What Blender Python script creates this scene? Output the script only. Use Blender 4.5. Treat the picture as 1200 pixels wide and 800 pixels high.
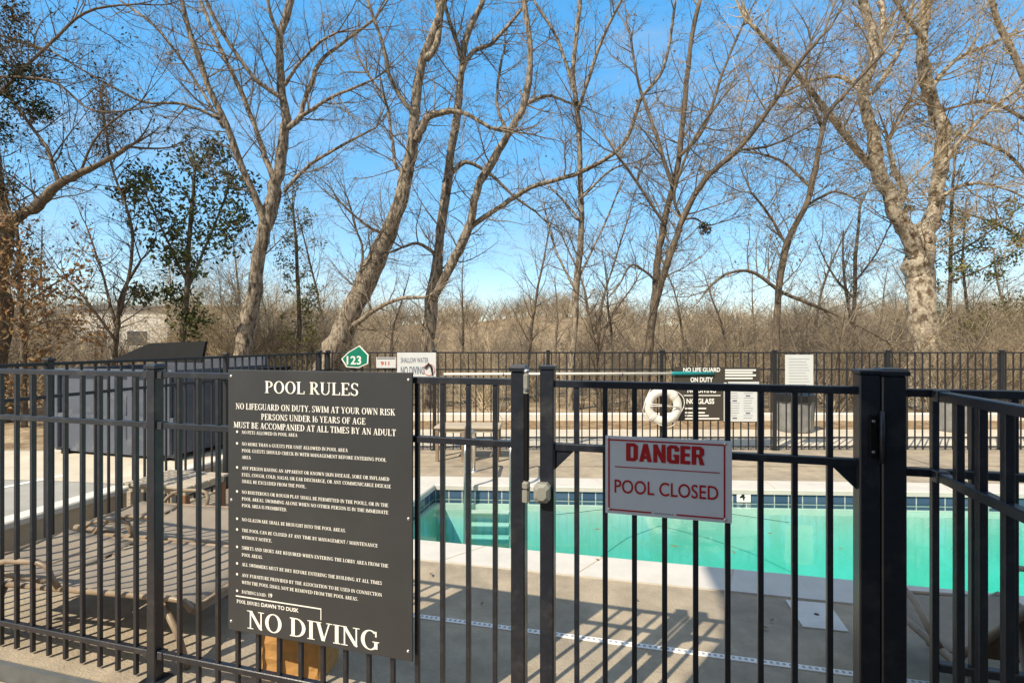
import bpy, bmesh, math, random
from mathutils import Vector, Matrix
R = math.radians
random.seed(7)
for o in list(bpy.data.objects): bpy.data.objects.remove(o)
scn = bpy.context.scene
COL = scn.collection

# ------------------------------------------------------------------ camera
cam = bpy.data.cameras.new('camera'); cam.lens = 18.0; cam.sensor_width = 36.0
cam.clip_start = 0.02; cam.clip_end = 2000
co = bpy.data.objects.new('camera', cam); COL.objects.link(co)
co.location = (0, 0, 1.65); co.rotation_euler = (R(90), 0, 0)
scn.camera = co
scn.render.resolution_x = 1024; scn.render.resolution_y = 682

# ------------------------------------------------------------------ sky, sun, exposure
SUN_EL = 46.0; AZ = 42.5                     # shadows run away from the camera and to the right
SD = Vector((math.sin(R(AZ)), math.cos(R(AZ)), 0))
w = bpy.data.worlds.new('World'); scn.world = w; w.use_nodes = True
nt = w.node_tree; nt.nodes.clear()
wo = nt.nodes.new('ShaderNodeOutputWorld'); bg = nt.nodes.new('ShaderNodeBackground')
sky = nt.nodes.new('ShaderNodeTexSky'); sky.sky_type = 'NISHITA'; sky.sun_disc = False
sky.sun_elevation = R(SUN_EL); sky.sun_rotation = R(180 + AZ)
sky.air_density = 1.0; sky.dust_density = 0.1; sky.ozone_density = 2.6
tc = nt.nodes.new('ShaderNodeTexCoord'); mp = nt.nodes.new('ShaderNodeMapping')
mp.inputs['Scale'].default_value = (1.6, 1.6, 4.5)
nz = nt.nodes.new('ShaderNodeTexNoise'); nz.inputs['Scale'].default_value = 1.7
nz.inputs['Detail'].default_value = 7; nz.inputs['Roughness'].default_value = 0.6; nz.inputs['Distortion'].default_value = 0.6
rp = nt.nodes.new('ShaderNodeValToRGB')
rp.color_ramp.elements[0].position = 0.47; rp.color_ramp.elements[0].color = (0, 0, 0, 1)
rp.color_ramp.elements[1].position = 0.80; rp.color_ramp.elements[1].color = (0.34, 0.34, 0.34, 1)
hs = nt.nodes.new('ShaderNodeHueSaturation'); hs.inputs['Saturation'].default_value = 2.6; hs.inputs['Value'].default_value = 5.0
gm = nt.nodes.new('ShaderNodeGamma'); gm.inputs['Gamma'].default_value = 0.35
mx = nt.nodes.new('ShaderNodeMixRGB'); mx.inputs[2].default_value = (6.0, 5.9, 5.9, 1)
nt.links.new(tc.outputs['Generated'], mp.inputs['Vector']); nt.links.new(mp.outputs[0], nz.inputs['Vector'])
nt.links.new(nz.outputs['Fac'], rp.inputs[0])
# unseen white cloud added overhead and behind the camera, to make shade less blue
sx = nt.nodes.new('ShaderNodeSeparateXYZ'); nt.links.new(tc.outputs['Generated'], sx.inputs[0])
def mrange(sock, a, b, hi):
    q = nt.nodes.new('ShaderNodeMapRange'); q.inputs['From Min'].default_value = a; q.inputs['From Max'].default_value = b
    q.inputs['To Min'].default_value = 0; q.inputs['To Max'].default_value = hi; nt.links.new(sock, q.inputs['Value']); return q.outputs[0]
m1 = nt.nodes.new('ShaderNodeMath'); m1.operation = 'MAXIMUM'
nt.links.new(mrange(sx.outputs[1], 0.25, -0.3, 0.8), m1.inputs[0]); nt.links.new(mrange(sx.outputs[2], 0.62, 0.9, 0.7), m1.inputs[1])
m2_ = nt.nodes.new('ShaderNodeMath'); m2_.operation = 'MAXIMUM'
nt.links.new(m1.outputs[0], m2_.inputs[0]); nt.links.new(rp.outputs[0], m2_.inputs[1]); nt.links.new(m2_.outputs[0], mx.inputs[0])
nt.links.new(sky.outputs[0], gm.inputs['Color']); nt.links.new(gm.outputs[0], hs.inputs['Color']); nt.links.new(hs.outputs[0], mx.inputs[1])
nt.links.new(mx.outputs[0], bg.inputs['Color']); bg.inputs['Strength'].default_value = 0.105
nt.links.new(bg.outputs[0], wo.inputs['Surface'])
sl = bpy.data.lights.new('sun', 'SUN'); sl.energy = 5.0; sl.angle = R(0.5); sl.color = (1.0, 0.89, 0.71)
so = bpy.data.objects.new('sun', sl); COL.objects.link(so)
sv = Vector((SD.x * math.cos(R(SUN_EL)), SD.y * math.cos(R(SUN_EL)), -math.sin(R(SUN_EL))))
so.rotation_euler = sv.to_track_quat('-Z', 'Y').to_euler(); so.location = (-8, -9, 14)
vs = scn.view_settings
vs.view_transform = 'Standard'; vs.look = 'None'; vs.exposure = 0.30; vs.gamma = 1.0; vs.use_curve_mapping = False

# ------------------------------------------------------------------ helpers
def P(x, y, Y):                              # photo pixel (1200x800) at depth Y -> point
    return Vector(((x - 600) / 600 * Y, Y, 1.65 - (y - 400) / 600 * Y))

class MB:
    def __init__(s): s.v = []; s.f = []; s.m = []
    def add(s, vs, fs, mi=0):
        b = len(s.v); s.v += [tuple(v) for v in vs]
        for f in fs: s.f.append(tuple(b + i for i in f)); s.m.append(mi)
    def box(s, x0, x1, y0, y1, z0, z1, mi=0):
        s.add([(x0,y0,z0),(x1,y0,z0),(x1,y1,z0),(x0,y1,z0),(x0,y0,z1),(x1,y0,z1),(x1,y1,z1),(x0,y1,z1)],
              [(3,2,1,0),(4,5,6,7),(0,1,5,4),(1,2,6,5),(2,3,7,6),(3,0,4,7)], mi)
    def bbox(s, x0, x1, y0, y1, z0, z1, b=0.003, mi=0):   # box with chamfered vertical edges and top
        def ring(i, z): return [(x0+b-i,y0-0+0,z),]
        o = [(x0+b,y0),(x1-b,y0),(x1,y0+b),(x1,y1-b),(x1-b,y1),(x0+b,y1),(x0,y1-b),(x0,y0+b)]
        cx, cy = (x0+x1)/2, (y0+y1)/2
        def sc(q): return (q[0] + (b if q[0] < cx else -b), q[1] + (b if q[1] < cy else -b))
        vs = [(q[0],q[1],z0) for q in o] + [(q[0],q[1],z1-b) for q in o] + [(sc(q)[0],sc(q)[1],z1) for q in o]
        fs = [tuple(reversed(range(8))), tuple(range(16,24))]
        for k in range(2):
            for i in range(8):
                j = (i+1) % 8; fs.append((k*8+i, k*8+j, k*8+8+j, k*8+8+i))
        s.add(vs, fs, mi)
    def prism(s, pts, z0, z1, mi=0):         # pts counter-clockwise in xy
        n = len(pts)
        s.add([(p[0],p[1],z0) for p in pts] + [(p[0],p[1],z1) for p in pts],
              [tuple(reversed(range(n))), tuple(range(n,2*n))] + [(i,(i+1)%n,n+(i+1)%n,n+i) for i in range(n)], mi)
    def tube(s, pts, rad, n=6, mi=0, caps=True):
        pts = [Vector(p) for p in pts]
        if not hasattr(rad, '__len__'): rad = [rad]*len(pts)
        b = len(s.v); L = len(pts)
        t0 = (pts[1]-pts[0]).normalized()
        ref = Vector((0,0,1)) if abs(t0.z) < 0.9 else Vector((1,0,0))
        u = t0.cross(ref).normalized()
        for i, p in enumerate(pts):
            t = (pts[min(i+1,L-1)] - pts[max(i-1,0)])
            if t.length < 1e-9: t = t0.copy()
            t.normalize()
            u = u - t*u.dot(t)
            if u.length < 1e-6: u = t.orthogonal()
            u.normalize(); v = t.cross(u); r = rad[i]
            for k in range(n):
                a = 2*math.pi*k/n
                s.v.append(tuple(p + u*(math.cos(a)*r) + v*(math.sin(a)*r)))
        for i in range(L-1):
            for k in range(n):
                k2 = (k+1) % n
                s.f.append((b+i*n+k, b+i*n+k2, b+(i+1)*n+k2, b+(i+1)*n+k)); s.m.append(mi)
        if caps and n > 3:
            s.f.append(tuple(b+k for k in reversed(range(n)))); s.m.append(mi)
            s.f.append(tuple(b+(L-1)*n+k for k in range(n))); s.m.append(mi)
    def lathe(s, prof, n=24, c=(0,0,0), mi=0):
        b = len(s.v)
        for r, z in prof:
            for k in range(n):
                a = 2*math.pi*k/n; s.v.append((c[0]+r*math.cos(a), c[1]+r*math.sin(a), c[2]+z))
        for i in range(len(prof)-1):
            for k in range(n):
                k2 = (k+1)%n
                s.f.append((b+i*n+k, b+i*n+k2, b+(i+1)*n+k2, b+(i+1)*n+k)); s.m.append(mi)
    def build(s, name, mat, parent=None, smooth=False):
        me = bpy.data.meshes.new(name); me.from_pydata(s.v, [], s.f)
        mats = mat if isinstance(mat, (list, tuple)) else [mat]
        for q in mats: me.materials.append(q)
        if len(mats) > 1: me.polygons.foreach_set('material_index', s.m)
        if smooth: me.polygons.foreach_set('use_smooth', [True]*len(me.polygons))
        me.update()
        o = bpy.data.objects.new(name, me); COL.objects.link(o)
        if parent: o.parent = parent
        return o

def tag(o, label=None, cat=None, group=None, kind=None):
    if label: o['label'] = label
    if cat: o['category'] = cat
    if group: o['group'] = group
    if kind: o['kind'] = kind
    return o
def thing(name, label, cat, loc=(0,0,0), rz=0, group=None):
    o = bpy.data.objects.new(name, None); COL.objects.link(o); o.empty_display_size = 0.2
    o.location = loc; o.rotation_euler = (0, 0, rz)
    return tag(o, label, cat, group)
def dup(root, loc, rz, label=None, scale=None):
    r = root.copy(); COL.objects.link(r); r.location = loc; r.rotation_euler = (0,0,rz)
    if scale: r.scale = scale
    if label: r['label'] = label
    for ch in list(root.children):
        c = ch.copy(); COL.objects.link(c); c.parent = r
        for g in ch.children:
            d = g.copy(); COL.objects.link(d); d.parent = c
    return r
def part_copy(o, loc, parent):
    c = o.copy(); COL.objects.link(c); c.parent = parent; c.location = loc; return c

# ------------------------------------------------------------------ materials
def mat(name, base, rough=0.6, spec=0.5, metal=0.0, noise=None, bump=None, second=None, scale3=(1,1,1)):
    """noise=(scale, amount) value variation; second=(colour, scale, lo, hi) blotches; bump=(scale, strength)"""
    m = bpy.data.materials.new(name); m.use_nodes = True
    n = m.node_tree; b = n.nodes['Principled BSDF']; L = n.links
    b.inputs['Roughness'].default_value = rough; b.inputs['Metallic'].default_value = metal
    b.inputs['Specular IOR Level'].default_value = spec
    tcn = n.nodes.new('ShaderNodeTexCoord'); mpn = n.nodes.new('ShaderNodeMapping'); mpn.inputs['Scale'].default_value = scale3
    L.new(tcn.outputs['Object'], mpn.inputs['Vector'])
    rgb = n.nodes.new('ShaderNodeRGB'); rgb.outputs[0].default_value = (*base, 1); out = rgb.outputs[0]
    def noisen(sc, det=5, ro=0.6):
        t = n.nodes.new('ShaderNodeTexNoise'); t.inputs['Scale'].default_value = sc
        t.inputs['Detail'].default_value = det; t.inputs['Roughness'].default_value = ro
        L.new(mpn.outputs[0], t.inputs['Vector']); return t
    if second:
        t = noisen(second[1]); r = n.nodes.new('ShaderNodeValToRGB')
        r.color_ramp.elements[0].position = second[2]; r.color_ramp.elements[1].position = second[3]
        L.new(t.outputs['Fac'], r.inputs[0])
        x = n.nodes.new('ShaderNodeMixRGB'); L.new(r.outputs[0], x.inputs[0]); L.new(out, x.inputs[1])
        x.inputs[2].default_value = (*second[0], 1); out = x.outputs[0]
    if noise:
        t = noisen(noise[0], 6, 0.65); mr = n.nodes.new('ShaderNodeMapRange')
        mr.inputs['From Min'].default_value = 0.25; mr.inputs['From Max'].default_value = 0.75
        mr.inputs['To Min'].default_value = 1-noise[1]; mr.inputs['To Max'].default_value = 1+noise[1]
        L.new(t.outputs['Fac'], mr.inputs['Value'])
        h = n.nodes.new('ShaderNodeHueSaturation'); L.new(out, h.inputs['Color']); L.new(mr.outputs[0], h.inputs['Value']); out = h.outputs[0]
    L.new(out, b.inputs['Base Color'])
    if bump:
        t = noisen(bump[0], 6, 0.6); bp = n.nodes.new('ShaderNodeBump'); bp.inputs['Strength'].default_value = bump[1]
        bp.inputs['Distance'].default_value = 0.02
        L.new(t.outputs['Fac'], bp.inputs['Height']); L.new(bp.outputs[0], b.inputs['Normal'])
    return m

M = {}
M['deck'] = mat('deck_concrete', (0.375,0.312,0.228), 0.85, 0.3, noise=(4.5,0.30), second=((0.26,0.225,0.18),1.0,0.44,0.72), bump=(70,0.45))
M['walk'] = mat('walk_concrete', (0.42,0.31,0.20), 0.9, 0.3, noise=(9,0.22), bump=(60,0.35))
M['path'] = mat('path_concrete', (0.56,0.50,0.40), 0.9, 0.3, noise=(2,0.18), bump=(60,0.2))
M['mulch'] = mat('mulch', (0.24,0.16,0.09), 1, 0.1, noise=(18,0.5), second=((0.36,0.27,0.17),6,0.45,0.6), bump=(25,1))
M['litter'] = mat('leaf_litter', (0.20,0.14,0.085), 1, 0.1, noise=(14,0.5), second=((0.40,0.31,0.20),1.5,0.42,0.62), bump=(12,1))
M['coping'] = mat('coping_stone', (0.56,0.535,0.49), 0.7, 0.4, noise=(5,0.10), bump=(70,0.12))
M['wallc'] = mat('retaining_wall', (0.58,0.47,0.33), 0.9, 0.3, noise=(3,0.2), second=((0.48,0.38,0.26),2,0.4,0.65), bump=(40,0.3))
M['cap'] = mat('wall_cap', (0.70,0.66,0.58), 0.8, 0.3, noise=(4,0.12), bump=(60,0.15))
M['asphalt'] = mat('lot_paving', (0.34,0.33,0.30), 0.9, 0.3, noise=(3,0.15), second=((0.42,0.39,0.34),0.5,0.5,0.62), bump=(120,0.3))
M['white'] = mat('white_paint', (0.78,0.77,0.74), 0.6, noise=(8,0.08))
M['metal'] = mat('black_fence_paint', (0.013,0.016,0.024), 0.33, 0.6, noise=(30,0.3), second=((0.045,0.046,0.05),9,0.52,0.75), bump=(120,0.10))
M['metal_far'] = mat('black_fence_paint_dull', (0.02,0.021,0.024), 0.5, 0.4)
M['edge'] = mat('steel_edging', (0.10,0.11,0.115), 0.55, 0.5, noise=(9,0.3), second=((0.24,0.25,0.25),5,0.6,0.75))
M['grey_plastic'] = mat('grey_plastic', (0.25,0.25,0.22), 0.5, 0.4, noise=(20,0.12))
M['steel'] = mat('stainless_steel', (0.75,0.75,0.74), 0.35, 0.5, 1.0)
M['screw'] = mat('screw_zinc', (0.72,0.72,0.7), 0.3, 0.5, 0.9)
M['sign_dark'] = mat('dark_bronze_sign', (0.039,0.042,0.046), 0.42, 0.45, noise=(3,0.12), second=((0.052,0.054,0.056),1.5,0.5,0.8))
M['letter'] = mat('white_lettering', (0.86,0.85,0.80), 0.6)
M['sign_white'] = mat('aluminium_sign_white', (0.66,0.72,0.79), 0.35, 0.5, noise=(5,0.06), second=((0.62,0.65,0.70),3,0.55,0.8))
M['red'] = mat('sign_red', (0.42,0.012,0.016), 0.45, noise=(60,0.25))
M['black'] = mat('black_ink', (0.015,0.015,0.016), 0.5)
M['paper'] = mat('white_sheet', (0.62,0.64,0.64), 0.6, noise=(10,0.04))
M['sign_brown'] = mat('dark_brown_sign', (0.055,0.047,0.038), 0.5)
M['green_sign'] = mat('green_sign', (0.0,0.20,0.12), 0.4, noise=(12,0.15))
M['orange'] = mat('orange_red_ink', (0.55,0.08,0.02), 0.5)
M['blue_ink'] = mat('grey_blue_ink', (0.12,0.14,0.20), 0.5)
M['teal'] = mat('teal_grip', (0.01,0.24,0.26), 0.4)
M['pole'] = mat('pale_pole', (0.74,0.71,0.64), 0.4, noise=(4,0.08))
M['foam'] = mat('ring_foam', (0.74,0.70,0.64), 0.6, noise=(8,0.12), bump=(25,0.15))
M['rope'] = mat('rope', (0.70,0.66,0.60), 0.8, bump=(120,0.4))
M['tan'] = mat('tan_frame_paint', (0.27,0.205,0.14), 0.45, 0.5, noise=(12,0.2), second=((0.17,0.12,0.08),5,0.5,0.7))
M['sling'] = mat('grey_taupe_sling', (0.30,0.25,0.195), 0.8, 0.3, noise=(6,0.12), bump=(220,0.5))
M['sling_brown'] = mat('brown_woven_sling', (0.17,0.115,0.07), 0.8, 0.3, noise=(30,0.2), bump=(150,0.6))
M['wood'] = mat('weathered_wood', (0.42,0.36,0.28), 0.8, 0.3, noise=(6,0.25), bump=(30,0.4), scale3=(0.4,6,6))
M['wood_red'] = mat('red_brown_wood', (0.24,0.12,0.06), 0.8, 0.3, noise=(8,0.3), bump=(30,0.4), scale3=(6,6,0.5))
M['bag'] = mat('kraft_paper', (0.46,0.25,0.09), 0.8, 0.2, noise=(7,0.18), bump=(9,0.5))
M['bin'] = mat('grey_bin_plastic', (0.20,0.20,0.195), 0.5, 0.4, noise=(6,0.3), second=((0.26,0.26,0.25),9,0.55,0.7))
M['bin_bag'] = mat('black_liner', (0.012,0.012,0.013), 0.35, 0.5, bump=(25,0.6))
M['dumpster'] = mat('slate_dumpster_paint', (0.085,0.098,0.128), 0.5, 0.4, noise=(3,0.16), second=((0.15,0.16,0.18),5,0.55,0.72), bump=(14,0.25))
M['lid'] = mat('black_lid_plastic', (0.006,0.006,0.006), 0.6, 0.2, noise=(8,0.4))
M['facade'] = mat('grey_siding_wall', (0.34,0.34,0.35), 0.8, 0.3, noise=(1,0.06))
M['roofing'] = mat('grey_roof', (0.16,0.155,0.15), 0.9, 0.2, noise=(6,0.2))
M['farwall'] = mat('pale_stucco', (0.66,0.63,0.56), 0.9, 0.2, noise=(0.6,0.1))
M['glass'] = mat('dark_window', (0.03,0.04,0.05), 0.08, 0.6)
BARK = {
 'tan': mat('tan_grey_bark', (0.31,0.26,0.20), 0.95, 0.15, noise=(9,0.55), second=((0.09,0.072,0.055),5,0.45,0.60), bump=(12,1.0), scale3=(2.6,2.6,0.9)),
 'dark': mat('dark_bark', (0.12,0.098,0.076), 0.95, 0.15, noise=(10,0.5), second=((0.22,0.165,0.11),6,0.5,0.64), bump=(12,1.0), scale3=(2.2,2.2,0.7)),
 'pale': mat('pale_mottled_bark', (0.46,0.40,0.31), 0.95, 0.15, noise=(12,0.45), second=((0.13,0.092,0.06),4.5,0.47,0.60), bump=(14,0.9), scale3=(1.6,1.6,1.3)),
 'twig': mat('twig_brown', (0.21,0.172,0.13), 0.9, 0.15, noise=(1.2,0.3)),
 'twig_dark': mat('twig_dark', (0.12,0.096,0.073), 0.9, 0.15, noise=(1.2,0.3)),
 'twig_tan': mat('twig_tan', (0.50,0.41,0.28), 0.9, 0.15, noise=(0.8,0.4), second=((0.27,0.20,0.125),0.45,0.42,0.6)),
}
LEAF = {
 'evergreen': mat('evergreen_leaf', (0.085,0.105,0.033), 0.55, 0.15, noise=(3,0.5), second=((0.10,0.075,0.03),2.2,0.52,0.66)),
 'brown': mat('dry_oak_leaf', (0.22,0.115,0.055), 0.8, 0.2, noise=(9,0.6), second=((0.27,0.20,0.10),3.5,0.42,0.6)),
 'dead': mat('dry_vine_leaf', (0.20,0.135,0.07), 0.9, 0.2, noise=(5,0.4)),
 'ivy': mat('dark_ivy_leaf', (0.03,0.042,0.015), 0.6, 0.15, noise=(3,0.5), second=((0.13,0.06,0.03),2.0,0.5,0.65)),
 'pine': mat('pine_needle', (0.11,0.14,0.03), 0.7, 0.2, noise=(4,0.4), second=((0.30,0.21,0.06),2.4,0.48,0.62)),
 'olive': mat('olive_leaf', (0.15,0.16,0.045), 0.7, 0.2, noise=(3,0.4), second=((0.26,0.22,0.08),1.4,0.45,0.65)),
}
# pool plaster, water, tile
def tile_mat():
    m = bpy.data.materials.new('waterline_tile'); m.use_nodes = True; n = m.node_tree; b = n.nodes['Principled BSDF']
    t = n.nodes.new('ShaderNodeTexCoord'); br = n.nodes.new('ShaderNodeTexBrick'); mpn = n.nodes.new('ShaderNodeMapping')
    mpn.inputs['Rotation'].default_value = (R(90),0,0)
    br.offset = 0; br.inputs['Scale'].default_value = 1; br.inputs['Brick Width'].default_value = 0.152; br.inputs['Row Height'].default_value = 0.16
    br.inputs['Mortar Size'].default_value = 0.006; br.inputs['Color1'].default_value = (0.045,0.085,0.16,1)
    br.inputs['Color2'].default_value = (0.075,0.13,0.21,1); br.inputs['Mortar'].default_value = (0.5,0.52,0.5,1)
    n.links.new(t.outputs['Object'], mpn.inputs[0]); n.links.new(mpn.outputs[0], br.inputs['Vector'])
    n.links.new(br.outputs['Color'], b.inputs['Base Color']); b.inputs['Roughness'].default_value = 0.2
    return m
M['tile'] = tile_mat()
M['plaster'] = mat('pool_plaster', (0.74,0.80,0.74), 0.8, 0.2, noise=(1.3,0.10), second=((0.55,0.68,0.60),1.1,0.42,0.72))
def water_mat():
    m = bpy.data.materials.new('pool_water'); m.use_nodes = True; n = m.node_tree; n.nodes.clear(); L = n.links
    o = n.nodes.new('ShaderNodeOutputMaterial'); tr = n.nodes.new('ShaderNodeBsdfTransparent'); gl = n.nodes.new('ShaderNodeBsdfGlossy')
    tr.inputs[0].default_value = (0.97,0.985,0.98,1)
    va = n.nodes.new('ShaderNodeVolumeAbsorption'); va.inputs['Color'].default_value = (0.0,0.885,0.865,1); va.inputs['Density'].default_value = 0.70; L.new(va.outputs[0], o.inputs['Volume']); gl.inputs['Roughness'].default_value = 0.02
    fr = n.nodes.new('ShaderNodeFresnel'); fr.inputs[0].default_value = 1.37
    mxs = n.nodes.new('ShaderNodeMixShader'); t = n.nodes.new('ShaderNodeTexCoord')
    a = n.nodes.new('ShaderNodeTexNoise'); a.inputs['Scale'].default_value = 3.2; a.inputs['Detail'].default_value = 5; a.inputs['Distortion'].default_value = 0.8
    bp = n.nodes.new('ShaderNodeBump'); bp.inputs['Strength'].default_value = 0.07; bp.inputs['Distance'].default_value = 0.03
    L.new(t.outputs['Object'], a.inputs['Vector']); L.new(a.outputs['Fac'], bp.inputs['Height'])
    L.new(bp.outputs[0], gl.inputs['Normal']); L.new(bp.outputs[0], fr.inputs['Normal'])
    L.new(fr.outputs[0], mxs.inputs[0]); L.new(tr.outputs[0], mxs.inputs[1]); L.new(gl.outputs[0], mxs.inputs[2]); L.new(mxs.outputs[0], o.inputs['Surface'])
    return m
M['water'] = water_mat()

# ------------------------------------------------------------------ setting: ground, hill, pool, deck
def inter(p, d, q, e):
    det = d[0]*(-e[1]) + e[0]*d[1]
    a = ((q[0]-p[0])*(-e[1]) + e[0]*(q[1]-p[1]))/det
    return (p[0]+a*d[0], p[1]+a*d[1])
def offset(poly, dist):                      # outward, counter-clockwise convex polygon
    n = len(poly); ln = []
    for i in range(n):
        a, b = Vector(poly[i]), Vector(poly[(i+1)%n]); t = (b-a).normalized(); nn = Vector((t.y,-t.x))
        ln.append((a+nn*dist, t))
    return [inter(ln[i-1][0], ln[i-1][1], ln[i][0], ln[i][1]) for i in range(n)]
FD = Vector((0.9659,-0.2588,0)); FN = Vector((-0.2588,-0.9659,0)); F0 = Vector((0,2.03,0))   # near fence line
PA = (-1.206,4.347); PB = (6.9,2.483); PC = (7.45,5.45); PD = (-0.88,5.864)
POOL = [PA,PB,PC,PD]; COP = offset(POOL, 0.36); HOLE = offset(POOL, 0.6)
WD = Vector((0.207,0.978,0)); W0 = Vector((-3.84,3.9,0))                                        # low wall line (its deck-side face)
def hgt(x, y):
    h = 0
    if y > 34:
        k = min(1, (y-34)/80); k = k*k*(3-2*k)
        h = k*(5.0 + 1.3*math.exp(-((x-0.07*y)/ (0.22*y))**2) + 0.7*math.sin(x*0.07+1.3) + 0.4*math.sin(x*0.19))
    return h - 0.1
mb = MB()
BIG = [(-400,-60),(400,-60),(400,11.4),(-400,11.4)]
mb.add([(x,y,-0.1) for x,y in BIG]+[(x,y,-0.1) for x,y in HOLE], [(0,1,5,4),(1,2,6,5),(2,3,7,6),(3,0,4,7)])
xs = [-400,-260,-170]+[-120+6*i for i in range(41)]+[170,260,400]; ys = [11.4,16,22,28,34]+[38+4*i for i in range(22)]+[140,170,220,300,420,700]
g0 = len(mb.v)
for y in ys:
    for x in xs: mb.v.append((x, y, hgt(x,y)))
for j in range(len(ys)-1):
    for i in range(len(xs)-1):
        a = g0+j*len(xs)+i; mb.f.append((a,a+1,a+1+len(xs),a+len(xs))); mb.m.append(0)
tag(mb.build('ground', M['litter']), kind='structure')

NL = F0+FD*(-4.6)+FN*0.07; NR = F0+FD*9.5+FN*0.07
wl = lambda y: W0 + WD*((y-W0.y)/WD.y)
FLp = wl(7.95); FRp = Vector((13,7.95,0))
mb = MB()
dk = [(NL.x,NL.y),(NR.x,NR.y),(FRp.x,FRp.y),(FLp.x,FLp.y)]
mb.add([(x,y,0) for x,y in dk]+[(x,y,0) for x,y in COP]+[(x,y,-0.1) for x,y in dk],
       [(0,1,5,4),(1,2,6,5),(2,3,7,6),(3,0,4,7),(8,9,1,0),(9,10,2,1)])
tag(mb.build('pool_deck', M['deck']), kind='structure')
# fine joint lines across the far deck, each a thin dark groove filler
mb = MB()
for y in (6.75,):
    mb.box(-2.4,12,y,y+0.012,0.0035,0.0045)
for x in (2.6,5.6):
    mb.box(x,x+0.012,6.3,7.6,0.0035,0.0045)
tag(mb.build('deck_joints', M['mulch']), kind='structure')
# steel edging along the near edge of the deck
mb = MB()
q = [F0+FD*a+FN*b for a,b in ((-4.6,0.10),(-4.6,0.072),(9.5,0.072),(9.5,0.10))]
mb.prism([(p.x,p.y) for p in reversed(q)], -0.095, -0.006)
tag(mb.build('deck_edging', M['edge']), kind='structure')
# near walkway below the deck edge
mb = MB()
q = [F0+FD*a+FN*b for a,b in ((-9,2.2),(9.5,2.2),(9.5,0.103),(-9,0.103))]
mb.add([(p.x,p.y,-0.092) for p in q], [(0,1,2,3)])
tag(mb.build('walkway', M['walk']), kind='structure')
# coping
mb = MB(); n = 4
inn = offset(POOL,0.012)
top_in = [(x,y,0.012) for x,y in inn]; lip = [(x,y,0.0) for x,y in POOL]; lipb = [(x,y,-0.045) for x,y in POOL]
out = [(x,y,0.012) for x,y in COP]; outb = [(x,y,-0.05) for x,y in COP]; und = [(x,y,-0.05) for x,y in offset(POOL,0.03)]
rings = [outb,out,top_in,lip,lipb,und]
for r in rings: mb.v += r
for k in range(len(rings)-1):
    for i in range(4):
        j=(i+1)%4; mb.f.append((k*4+i,k*4+j,k*4+4+j,k*4+4+i)); mb.m.append(0)
tag(mb.build('pool_coping', M['coping']), kind='structure')
mb = MB()                                    # coping joints
for (a,b,oa,ob) in ((PA,PB,COP[0],COP[1]),(PD,PC,COP[3],COP[2])):
    for k in range(1,9):
        f = k/9+0.013
        p = Vector(a).lerp(Vector(b),f); q = Vector(oa).lerp(Vector(ob),f); t=(Vector(b)-Vector(a)).normalized()*0.004
        p = p.lerp(q,0.05)
        mb.add([(p.x-t.x,p.y-t.y,0.0145),(p.x+t.x,p.y+t.y,0.0145),(q.x+t.x,q.y+t.y,0.0145),(q.x-t.x,q.y-t.y,0.0145)],[(0,1,2,3)])
tag(mb.build('coping_joints', M['wallc']), kind='structure')
# basin: tile band, plaster walls and floor with a low ledge
BAS = offset(POOL,0.02)
basin = tag(bpy.data.objects.new('pool_basin', None), kind='structure'); COL.objects.link(basin)
for i in range(4):
    a, b = Vector(BAS[i]), Vector(BAS[(i+1)%4]); L = (b-a).length; t=(b-a).normalized()
    m2 = MB(); m2.add([(0,0,-0.052),(L,0,-0.052),(L,0,-0.20),(0,0,-0.20)],[(0,1,2,3)])
    o = m2.build('tile_band', M['tile'], basin); o.location=(a.x,a.y,0); o.rotation_euler=(0,0,math.atan2(t.y,t.x))
mb = MB()
z2 = -1.15
inn2 = offset(POOL,-0.03)
rings = [[(x,y,-0.2) for x,y in BAS],[(x,y,-0.2) for x,y in inn2],[(x,y,z2) for x,y in inn2]]
for r in rings: mb.v += r
for k in range(2):
    for i in range(4):
        j=(i+1)%4; mb.f.append((k*4+i,k*4+j,k*4+4+j,k*4+4+i)); mb.m.append(0)
for i_,zz in ((8,-1.75),(11,-1.75),(9,-0.95),(10,-0.95)): mb.v[i_]=(mb.v[i_][0],mb.v[i_][1],zz)
mb.f.append((8,9,10,11)); mb.m.append(0)
mb.build('plaster_shell', M['plaster'], basin)
m2 = MB(); m2.box(0,0.32,-0.012,0,-0.62,-0.24)
o = m2.build('light_niche_cover', mat('pale_niche', (0.82,0.84,0.80), 0.6), basin); o.location = (3.1,5.68,0); o.rotation_euler=(0,0,R(-2.9))
mb = MB(); mb.prism(offset(POOL,0.1),-2.3,-0.13)
tag(mb.build('water', M['water']), kind='structure')

# strips behind the back fence: concrete path, mulch bed, kerb
mb = MB(); mb.box(-3.2,22,7.951,9.62,-0.12,0.0); tag(mb.build('path', M['path']), kind='structure')
mb = MB(); mb.box(-3.2,22,9.621,10.8,-0.12,-0.02); tag(mb.build('mulch_bed', M['mulch']), kind='structure')
mb = MB(); mb.bbox(-3.6,22,10.8,10.98,-0.12,0.13,0.02); tag(mb.build('kerb', M['cap']), kind='structure')
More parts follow.
